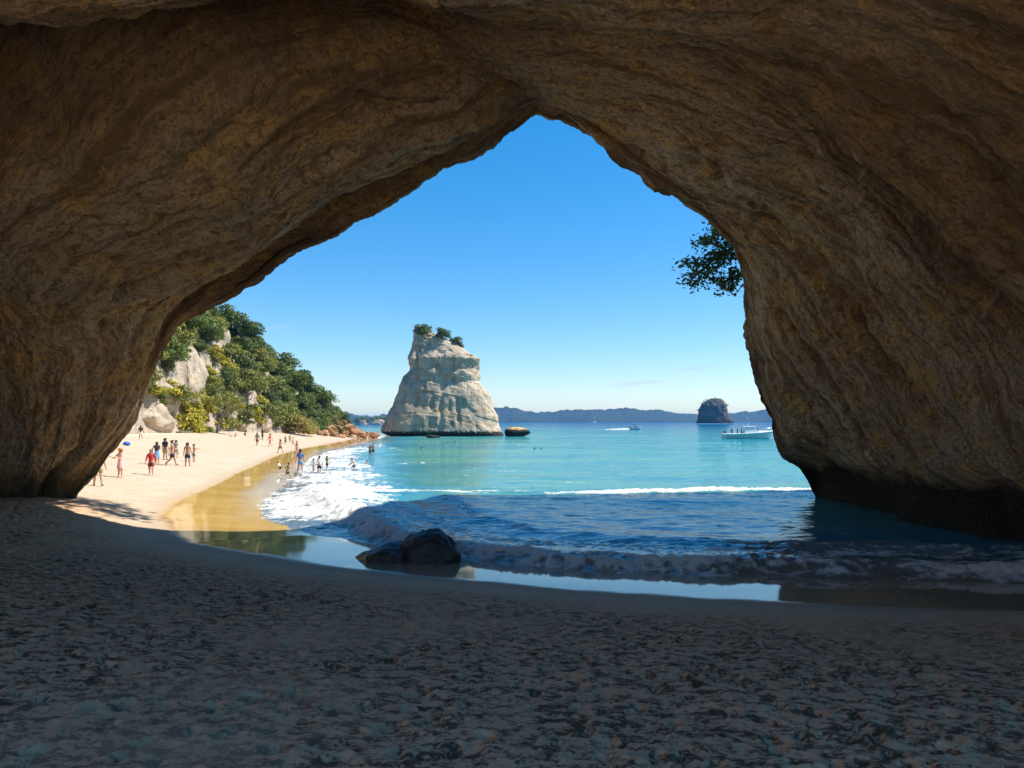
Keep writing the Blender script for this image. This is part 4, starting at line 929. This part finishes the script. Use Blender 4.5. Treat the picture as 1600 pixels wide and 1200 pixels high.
def person(px, py, h_px, face, pose, skin, hair, wear, label, group=None, z_off=0.0, water=False, hat=None, d=None):
    p = ground_hit(px, py, water) if d is None else np.array(PX(px, py, d))
    H = h_px/FPX*p[1]
    J = skeleton(pose)
    low = min(J[k+n].z for k in ('to', 'heel') for n in 'lr')-.016
    if pose.get('sit'): low = J['pel'].z-.07
    e = empty('person', (p[0], p[1], p[2]+z_off), math.radians(face), label, 'person', group); e.scale = (H, H, H)
    off = Vector((0, 0, -low)); J = {k: v+off for k, v in J.items()}
    link('body', build('body', J, BK, BE), SKIN[skin], e)
    long = wear.get('longhair')
    if hair:
        up = (J['crown']-J['neck']).normalized(); fw = (J['nose']-J['skull']).normalized()
        JJ = {'a': J['skull']+up*.006-fw*.008, 'b': J['crown']+up*.004-fw*.004, 'c': J['skull']-up*.03-fw*.03}
        ks, es = ['a', 'b', 'c'], [('a', 'b'), ('a', 'c')]
        if long: JJ['d'] = J['collar']-fw*.05-up*.02; ks.append('d'); es.append(('c', 'd'))
        link('hair', build('hair', JJ, ks, es, 1, dict(a=(.056, .056), b=(.038, .040), c=(.04, .03), d=(.036, .018))), HAIR[hair], e)
    if hat:
        bm = bmesh.new(); up = (J['crown']-J['neck']).normalized(); c = J['crown']
        rot = Vector((0, 0, 1)).rotation_difference(up).to_matrix().to_4x4()
        if hat[1] == 'brim': bmesh.ops.create_cone(bm, cap_ends=True, segments=20, radius1=.115, radius2=.105, depth=.012, matrix=Matrix.Translation(c-up*.005)@rot)
        else: bmesh.ops.create_cone(bm, cap_ends=True, segments=16, radius1=.05, radius2=.045, depth=.01, matrix=Matrix.Translation(c-up*.012+Vector((0, .06, 0)))@rot)
        bmesh.ops.create_cone(bm, cap_ends=True, segments=18, radius1=.062, radius2=.045, depth=.065, matrix=Matrix.Translation(c+up*.018)@rot)
        link('hat', bm_mesh('hat', bm), CLOTH[hat[0]], e)
    if 'shirt' in wear:
        ks = ['pel', 'waist', 'chest', 'collar']; es = [('pel', 'waist'), ('waist', 'chest'), ('chest', 'collar')]; sl = wear.get('sleeve', .6)
        JJ = dict(J); JJ['pel'] = J['pel'].lerp(J['waist'], .25 if not wear.get('long') else -.5)
        if sl > 0:
            for n in 'lr':
                JJ['sl'+n] = mixp(J, 'sh'+n, 'el'+n, min(sl, 1)); ks += ['sh'+n, 'sl'+n]; es += [('collar', 'sh'+n), ('sh'+n, 'sl'+n)]
                if sl > 1: JJ['s2'+n] = mixp(J, 'el'+n, 'wr'+n, sl-1); ks.append('s2'+n); es.append(('sl'+n, 's2'+n))
        ov = {k: .032 for k in ks if k[:2] in ('sl', 's2')}; ov['collar'] = (.054, .046)
        link('shirt', build('shirt', JJ, ks, es, 1.2, ov), CLOTH[wear['shirt']], e)
    if 'shorts' in wear:
        ks = ['pel']; es = []; JJ = dict(J); ln = wear.get('leglen', .75)
        JJ['top'] = J['pel'].lerp(J['waist'], .35); ks.append('top'); es.append(('pel', 'top'))
        for n in 'lr': JJ['sk'+n] = mixp(J, 'hi'+n, 'kn'+n, ln); ks += ['hi'+n, 'sk'+n]; es += [('pel', 'hi'+n), ('hi'+n, 'sk'+n)]
        ov = dict(top=(.07, .058)); ov.update({k: .056 for k in ks if k[:2] == 'sk'})
        link('shorts', build('shorts', JJ, ks, es, 1.14, ov), CLOTH[wear['shorts']], e)
    if 'bikini' in wear:
        JJ = dict(J); JJ['c0'] = J['chest']-Vector((0, 0, .012)); JJ['c1'] = J['chest']+Vector((0, 0, .022))
        link('swim_top', build('swim_top', JJ, ['c0', 'c1'], [('c0', 'c1')], 1.0, dict(c0=(.094, .074), c1=(.092, .070))), CLOTH[wear['bikini']], e)
        JJ['p0'] = J['pel']-Vector((0, 0, .045)); JJ['p1'] = J['pel']+Vector((0, 0, .01))
        link('swim_briefs', build('swim_briefs', JJ, ['p0', 'p1'], [('p0', 'p1')], 1.0, dict(p0=(.088, .072), p1=(.089, .073))), CLOTH[wear['bikini']], e)
    if 'dress' in wear or 'skirt' in wear:
        nm = 'dress' if 'dress' in wear else 'skirt'; bm = bmesh.new(); kz = (J['knl'].z+J['knr'].z)/2
        prof_ = [(.125, kz+.06), (.105, J['pel'].z-.08), (.092, J['pel'].z), (.074, J['waist'].z)]
        if nm == 'dress': prof_ += [(.094, J['chest'].z), (.084, J['collar'].z-.02)]
        rings = [[bm.verts.new((q*math.cos(a), q*.8*math.sin(a)+J['pel'].y, z+ (.01*math.sin(3*a) if i == 0 else 0))) for a in np.linspace(0, 2*math.pi, 18, endpoint=False)] for i, (q, z) in enumerate(prof_)]
        for r0, r1 in zip(rings[:-1], rings[1:]):
            for k in range(18): bm.faces.new((r0[k], r0[(k+1) % 18], r1[(k+1) % 18], r1[k]))
        link(nm, bm_mesh(nm, bm), CLOTH[wear[nm]], e)
    if 'shoes' in wear:
        for n in 'lr': link('shoe', build('shoe', J, ['an'+n, 'to'+n, 'heel'+n], [('an'+n, 'to'+n), ('an'+n, 'heel'+n)], 1.25), CLOTH[wear['shoes']], e)
    return e

WALK = dict(legl=24, legr=-18, kneer=26, kneel=4, arml=-22, armr=20, elbowl=22, elbowr=22)
WALK2 = dict(legl=-16, legr=22, kneel=30, kneer=6, arml=20, armr=-24, elbowl=15, elbowr=18)
STAND = dict(arml=4, armr=-3, legl=3, legr=-3, spreadl=5, spreadr=5)
HOLD = dict(arml=38, armr=40, elbowl=70, elbowr=72, armoutl=16, armoutr=16)
HIPS = dict(armoutl=38, armoutr=36, elbowl=60, elbowr=58, arml=-20, armr=-20)
RUN = dict(legl=42, legr=-28, kneel=30, kneer=72, arml=-40, armr=42, elbowl=80, elbowr=80, lean=12)
BEND = dict(lean=38, arml=45, armr=30, legl=14, legr=-10, kneel=20, kneer=20)
SIT = dict(legl=78, legr=84, kneel=60, kneer=72, arml=-25, armr=30, elbowl=10, elbowr=40, lean=-12, sit=1)
WADE = dict(armoutl=40, armoutr=45, elbowl=30, elbowr=35, legl=10, legr=-8, kneer=18)
KNEEL = dict(legl=60, legr=10, kneel=100, kneer=95, lean=25, arml=50, armr=60, footr=-40)
bp_ = [
 (153, 760, 60, 20, STAND, 'fair', 'brown', dict(shirt='grey', shorts='khaki', shoes='black'), 'person in khaki shorts and dark shoes half hidden by the cave lip'),
 (188, 747, 45, 160, HOLD, 'fair', 'ginger', dict(dress='pink', longhair=1), 'person in a pale pink dress with ginger hair beside the cave lip'),
 (236, 743, 41, 200, WALK, 'tan', 'brown', dict(shirt='red', sleeve=1.6, long=1, shorts='darkred'), 'person in a red hooded top and dark red shorts walking on dry sand'),
 (245, 727, 36, 40, HOLD, 'fair', 'brown', dict(shirt='black', skirt='sky', longhair=1, sleeve=.3), 'person with long brown hair, black top and bright blue skirt'),
 (258, 719, 34, -10, STAND, 'tan', 'dark', dict(shirt='black', shorts='khaki', shoes='black'), 'person in a black T-shirt and khaki shorts seen from behind'),
 (269, 728, 41, -70, WALK2, 'tan', 'dark', dict(bikini='black', shorts='navy'), 'person striding in navy shorts and bare midriff beside the black T-shirt'),
 (275, 716, 28, 60, HOLD, 'fair', 'dark', dict(shirt='grey', shorts='grey'), 'child in grey half hidden behind the striding person'),
 (293, 729, 37, 5, STAND, 'tan', 'dark', dict(shorts='navy'), 'shirtless person in dark shorts standing with back turned on the sand'),
 (303, 722, 28, -40, HOLD, 'fair', 'brown', dict(shorts='grey'), 'bare chested child beside the shirtless adult in dark shorts'),
 (220, 687, 22, 30, STAND, 'tan', 'dark', dict(shirt='black', shorts='white'), 'person in a black top and white shorts below the grey rock ramp'),
 (402, 697, 21, 10, WALK, 'tan', 'dark', dict(shirt='grey', shorts='brown', sleeve=.9), 'person in grey brown clothes walking by the cream boulder'),
 (410, 688, 17, -30, STAND, 'tan', 'dark', dict(shirt='black', shorts='black'), 'small far person all in black below the cream boulder'),
 (422, 698, 21, 80, WALK2, 'fair', 'dark', dict(shirt='coral', shorts='red', sleeve=.3), 'person in coral and red near the back of the beach'),
 (438, 708, 22, 60, WALK, 'tan', 'dark', dict(shorts='brown', longhair=1, bikini='brown'), 'tanned person with long dark hair at the edge of the wet sand'),
 (446, 695, 13, 0, STAND, 'tan', 'dark', dict(shorts='black'), 'tiny far person in black trunks, bare chested'),
 (453, 692, 12, 30, STAND, 'tan', 'brown', dict(shirt='khaki', shorts='khaki'), 'tiny far person in khaki beside the bare chested one'),
 (458, 698, 15, -60, WALK, 'fair', 'dark', dict(shirt='white', shorts='sky'), 'small far person in a white top and blue shorts'),
 (464, 711, 22, 150, STAND, 'fair', 'fair', dict(bikini='red'), 'person in a red swimsuit standing where the swash ends'),
 (469, 738, 35, 25, STAND, 'tan', 'dark', dict(shirt='blue', shorts='sky', sleeve=.8), 'person in a blue T-shirt, blue shorts and cap watching the waves'),
 (438, 739, 18, 70, BEND, 'fair', 'dark', dict(shirt='white', shorts='black'), 'small child in a white top and black shorts bending at the swash'),
 (449, 749, 28, -50, RUN, 'tan', 'dark', dict(shorts='black'), 'boy in black shorts running over the wet sand'),
 (490, 741, 24, -20, WADE, 'fair', 'brown', dict(shirt='white', shorts='white', sleeve=.9), 'pale clad child splashing beside the person in a white shirt'),
 (499, 742, 30, 20, WALK, 'fair', 'dark', dict(shirt='white', shorts='navy'), 'person in a white shirt and navy shorts wading in the foam'),
 (511, 735, 22, -30, WADE, 'tan', 'dark', dict(shirt='green', shorts='black', sleeve=.2), 'child in a black and green swim top wading in the foam'),
 (554, 736, 24, 100, KNEEL, 'fair', 'dark', dict(shorts='grey'), 'kneeling bather with arms forward in the white wash'),
 (573, 727, 15, 40, SIT, 'fair', 'brown', dict(shorts='coral'), 'bather sitting in the foam beyond the kneeling one'),
 (578, 713, 18, 160, STAND, 'tan', 'dark', dict(shorts='black'), 'shorter bather of the couple standing in the shallows'),
 (583, 713, 20, 185, STAND, 'tan', 'brown', dict(shorts='navy'), 'taller bather of the couple standing in the shallows'),
 (368, 682, 11, 100, SIT, 'tan', 'dark', dict(shirt='red', shorts='black'), 'person in red sitting under the bare tree'),
 (360, 682, 11, -80, SIT, 'fair', 'dark', dict(shirt='white', shorts='navy'), 'person in white sitting under the bare tree'),
 (383, 681, 11, 20, SIT, 'tan', 'dark', dict(shorts='black', shirt='navy'), 'person in navy sitting by the cream boulder'),
 (476, 679, 9, 60, SIT, 'fair', 'fair', dict(shirt='coral', shorts='white'), 'person in coral sitting below the flax mound'),
]
for k, (px, py, h, f, po, sk, ha, we, lb) in enumerate(bp_):
    person(px, py, h*1.03, f, po, sk, ha, we, lb, 'people on the beach', 0, py > 700 and px > 470, hat=(('navy', 'cap') if px == 469 else (('orange', 'brim') if px == 188 else None)))
SWIM = dict(arml=60, armr=55, armoutl=45, armoutr=50, elbowl=30, elbowr=20, legl=10, legr=20, kneel=20)
for px, py, f, ha, lb in [(700, 692, 20, 'dark', 'dark haired swimmer before the middle of the stack'), (711, 692, 160, 'brown', 'brown haired swimmer just right of the dark haired one'), (659, 702, -40, 'dark', 'lone swimmer nearest the left side of the stack'),
                          (835, 703, 80, 'dark', 'left swimmer of the pair in open turquoise water'), (846, 703, -70, 'brown', 'right swimmer of the pair in open turquoise water')]:
    p = ground_hit(px, py, True); d = p[1]
    e = person(px, py, 1.7*FPX/d, f, SWIM, 'tan', ha, dict(shorts='navy'), lb, 'swimmers in the bay', -1.33, True)

# blue bag on the sand
p = ground_hit(198, 696); e = empty('beach_bag', p, .3, 'bright blue beach bag lying on the sand by the cave lip', 'bag')
bm = bmesh.new(); bmesh.ops.create_cube(bm, size=1, matrix=Matrix.Diagonal((.62, .36, .34, 1))); bmesh.ops.bevel(bm, geom=bm.edges[:], offset=.09, segments=2, affect='EDGES')
o = link('bag_body', bm_mesh('bag_body', bm), plain('blue_canvas', (.02, .13, .62), .7, .1, 20), e); o.location = (0, 0, .17)
for s in (-1, 1):
    bm = bmesh.new(); tube(bm, [(-.16, s*.15, .3), (-.1, s*.17, .46), (.1, s*.17, .46), (.16, s*.15, .3)], [.018]*4, 6); link('handle', bm_mesh('bag_handle', bm), CLOTH['white'], e)

# ------------------------------------------------------------------ boats
M_HULL = plain('white_gelcoat', (.78, .78, .76), .25, .03, 1); M_TEAL = plain('pale_green_hull', (.42, .60, .53), .3, .04, 1)
t = NT('boat_window_glass'); t.set(Base_Color=(.03, .05, .06), Roughness=.08); M_GLASS = t.m
t = NT('steel_tube'); t.set(Base_Color=(.6, .6, .6), Metallic=1.0, Roughness=.3); M_STEEL = t.m
def hull_mesh(L, B, D, sheer, deck=True, nst=22, z0=-.35):
    xs = np.linspace(0, 1, nst); V = []
    for x in xs:
        hb = B/2*(1-np.clip((x-.45)/.55, 0, 1)**2.4)*.98+.02; top = D+sheer*x**2; keel = z0+ (top-z0)*.92*np.clip((x-.78)/.22, 0, 1)**2
        row = []
        for s, f in ((-1, 1), (-1, .6), (-1, .25), (0, 0), (1, .25), (1, .6), (1, 1)):
            wv = hb*(0 if s == 0 else (.72+.28*f)); row.append(((x-.5)*L, s*wv, keel+(top-keel)*f))
        V.append(row)
    V = np.array(V); bm = bmesh.new(); vs = [[bm.verts.new(p) for p in r] for r in V]
    for a, b in zip(vs[:-1], vs[1:]):
        for k in range(6): bm.faces.new((a[k], a[k+1], b[k+1], b[k]))
        if deck: bm.faces.new((a[6], a[0], b[0], b[6]))
    bm.faces.new(vs[0][::-1])
    bmesh.ops.remove_doubles(bm, verts=bm.verts[:], dist=.004)
    return bm
def loft_box(x0, x1, w0, w1, z0, z1, rake0=0, rake1=0, tw=.8):
    bm = bmesh.new()
    b = [(x0, -w0/2, z0), (x1, -w1/2, z0), (x1, w1/2, z0), (x0, w0/2, z0)]; tq = [(x0+rake0, -w0/2*tw, z1), (x1-rake1, -w1/2*tw, z1), (x1-rake1, w1/2*tw, z1), (x0+rake0, w0/2*tw, z1)]
    lo = [bm.verts.new(p) for p in b]; hi = [bm.verts.new(p) for p in tq]
    bm.faces.new(lo[::-1]); bm.faces.new(hi)
    for k in range(4): bm.faces.new((lo[k], lo[(k+1) % 4], hi[(k+1) % 4], hi[k]))
    bmesh.ops.bevel(bm, geom=bm.edges[:], offset=.05, segments=2, affect='EDGES'); return bm
DB = 160.
e = empty('cabin_launch', tuple(PX(1171, 685.3, DB)), .06, 'white cabin launch with pale green hull moored near the right cave wall', 'boat')
e.location[2] = 0
bm = hull_mesh(12.2, 3.4, 1.05, .75); link('hull', bm_mesh('hull', bm, False), M_TEAL, e)
bm = bmesh.new()
for s in (-1, 1): tube(bm, [((x-.5)*12.2, s*(1.7*(1-max(0, (x-.45)/.55)**2.4)*.98+.02), 1.05+.75*x*x+.05) for x in np.linspace(0, 1, 16)], [.11]*16, 6)
link('gunwale', bm_mesh('gunwale', bm), M_HULL, e)
link('foredeck', bm_mesh('foredeck', loft_box(1.5, 5.2, 2.6, .6, 1.35, 1.85, .2, .8), False), M_HULL, e)
cab = link('cabin', bm_mesh('cabin', loft_box(-1.6, 2.0, 2.7, 2.3, 1.2, 2.75, .15, 1.0, .85), False), M_HULL, e)
link('cabin_roof', bm_mesh('cabin_roof', loft_box(-2.0, 1.25, 2.6, 2.2, 2.76, 2.9, .05, .15, .95), False), M_HULL, e)
for k in range(3):
    for s in (-1, 1):
        w = link('window', bm_mesh('cabin_window', loft_box(-1.25+k*.85, -.55+k*.85, .08, .08, 1.95, 2.6, .04, .1, .9), False), M_GLASS, cab); w.location = (0, s*1.245, 0); w.rotation_euler = (s*.115, 0, 0)
bm = bmesh.new(); bmesh.ops.create_cube(bm, size=1, matrix=Matrix.Translation((1.62, 0, 2.25))@Matrix.Rotation(-.62, 4, 'Y')@Matrix.Diagonal((.05, 1.75, .72, 1))); link('windscreen', bm_mesh('windscreen', bm, False), M_GLASS, cab)
bm = bmesh.new(); tube(bm, [(-.4, 0, 2.85), (-.45, 0, 5.0)], [.035, .015], 6); tube(bm, [(.2, .4, 2.85), (.1, .4, 4.0)], [.03, .015], 6); tube(bm, [(-1.6, -.6, 2.85), (-2.7, -.9, 4.8)], [.03, .01], 6); link('aerial', bm_mesh('aerial', bm), M_STEEL, e)
bm = bmesh.new(); tube(bm, [(2.2, -1.3, 1.7), (2.2, -1.25, 2.3), (4.4, -.75, 2.5), (5.9, 0, 2.6), (4.4, .75, 2.5), (2.2, 1.25, 2.3), (2.2, 1.3, 1.7)], [.03]*7, 6); link('bow_rail', bm_mesh('bow_rail', bm), M_STEEL, e)
bm = bmesh.new(); bmesh.ops.create_cube(bm, size=1, matrix=Matrix.Translation((-5.9, 0, 1.5))@Matrix.Rotation(.5, 4, 'Y')@Matrix.Diagonal((.7, .04, .45, 1))); link('ensign', bm_mesh('ensign', bm, False), CLOTH['red'], e)
L0 = Vector(e.location)
for dx, lb, sh in ((-4.2, 'person in black at the stern of the cabin launch', 'black'), (-2.9, 'person in navy behind the cabin of the launch', 'navy'), (-2.0, 'person in grey leaning on the launch cabin', 'grey')):
    q = person(0, 0, 1, 0, STAND, 'tan', 'dark', dict(shirt=sh, shorts='black'), lb, 'people aboard the launch', d=1.0)
    q.location = (L0.x+dx, L0.y-.2, .70); q.scale = (1.72, 1.72, 1.72); q.rotation_euler = (0, 0, .8*dx)
DB2 = 330.
e = empty('speedboat', ((994-800)/FPX*DB2, DB2, .1), -.12, 'small dark speedboat racing right with a white wake', 'boat')
link('hull', bm_mesh('speedboat_hull', hull_mesh(5.2, 2.0, .75, .5), False), M_HULL, e)
link('console', bm_mesh('console', loft_box(-.2, .9, 1.2, 1.0, .7, 1.5, .1, .35), False), M_GLASS, e)
bm = bmesh.new()
for s in (-1, 1): tube(bm, [(-1.2, s*.8, .8), (-1.2, s*.75, 2.2), (.6, s*.7, 2.3), (.8, s*.8, 1.0)], [.05]*4, 6)
link('frame', bm_mesh('speedboat_frame', bm), M_STEEL, e)
link('canopy', bm_mesh('canopy', loft_box(-1.5, .8, 1.7, 1.6, 2.25, 2.38), False), CLOTH['navy'], e)
link('outboard', bm_mesh('outboard', loft_box(-3.1, -2.6, .5, .4, .3, 1.25), False), CLOTH['black'], e)
q = person(0, 0, 1, -80, STAND, 'tan', 'dark', dict(shirt='black', shorts='black'), 'driver in black standing at the speedboat wheel', d=1.0); q.location = Vector(e.location)+Vector((-.6, 0, .45)); q.scale = (1.75,)*3
# churned wake
M_FOAM = plain('sea_foam', (.82, .82, .80), .8, .06, 2)
n = 260; xs = np.linspace(0, 1, n); yv = np.linspace(-1, 1, 9); XX, YY = np.meshgrid(xs, yv, indexing='ij')
G = np.stack([-2.4-XX*15, YY*(.5+1.7*XX), .55*(1-XX)*(1-YY**2)+.04+.22*fbm3(np.stack([XX*22, YY*2, 0*XX], -1), 3, 400)*(1-.5*XX)-.18*XX], -1)
wk = link('wake', mesh_np('wake', G.reshape(-1, 3), grid_faces(n, 9)), M_FOAM); wk.location = e.location; wk.rotation_euler = e.rotation_euler; tag(wk, 'white churned wake behind the speedboat', kind='stuff')
# far yacht
DY = 1900.
e = empty('yacht', ((929-800)/FPX*DY, DY, 0), .4, 'tiny white yacht at anchor below the far shore', 'boat')
link('hull', bm_mesh('yacht_hull', hull_mesh(13, 3.8, 1.4, .5), False), M_HULL, e)
bm = bmesh.new(); tube(bm, [(.5, 0, 1.2), (.5, 0, 16)], [.22, .15], 6); tube(bm, [(.5, 0, 2.6), (-4.5, 0, 2.7)], [.3, .25], 6); link('mast', bm_mesh('mast', bm), M_HULL, e)
link('coachroof', bm_mesh('coachroof', loft_box(-2, 3, 2.4, 1.6, 1.4, 2.2, .1, .6), False), M_HULL, e)
# things that would share a label and stand in a short row are told apart by their order
ORD = ['first', 'second', 'third', 'fourth', 'fifth', 'sixth', 'seventh', 'eighth', 'ninth']
same = {}
for o in SC.objects:
    if o.get('category') and o.get('group') in ('dark trees on the headland', 'olive green trees on the headland', 'shrubs on the headland', 'yellow green shrubs on the headland', 'red boulders at the foot of the point'):
        same.setdefault(o['label'], []).append(o)
for lb, os_ in same.items():
    if 2 <= len(os_) <= 9:
        for k, o in enumerate(sorted(os_, key=lambda q: q.location.x/q.location.y)):
            w = lb+', '+(('left' if k == 0 else 'right')+' of two' if len(os_) == 2 else 'leftmost of these' if k == 0 else 'rightmost of these' if k == len(os_)-1 else ORD[k]+' from left')
            if len(w.split()) > 16: w = w.replace('dense dark green', 'dark').replace('olive green bushy', 'olive').replace('reddish brown', 'reddish').replace('bright yellow green', 'yellow')
            o['label'] = w
# ------------------------------------------------------------------ air
bm = bmesh.new(); bmesh.ops.create_cube(bm, size=1, matrix=Matrix.Translation((0, 1800, 13))@Matrix.Diagonal((9000, 6400, 62, 1)))
t = bpy.data.materials.new('haze_air'); t.use_nodes = True; hn = t.node_tree.nodes; hn.clear()
pv = hn.new('ShaderNodeVolumePrincipled'); ho = hn.new('ShaderNodeOutputMaterial'); t.node_tree.links.new(pv.outputs[0], ho.inputs['Volume'])
pv.inputs['Color'].default_value = (.12, .48, 1.0, 1); pv.inputs['Density'].default_value = 1.2e-4; pv.inputs['Anisotropy'].default_value = 0.1
hz = link('haze', bm_mesh('haze', bm, False), t); tag(hz, 'thin blue air over the bay', kind='stuff')
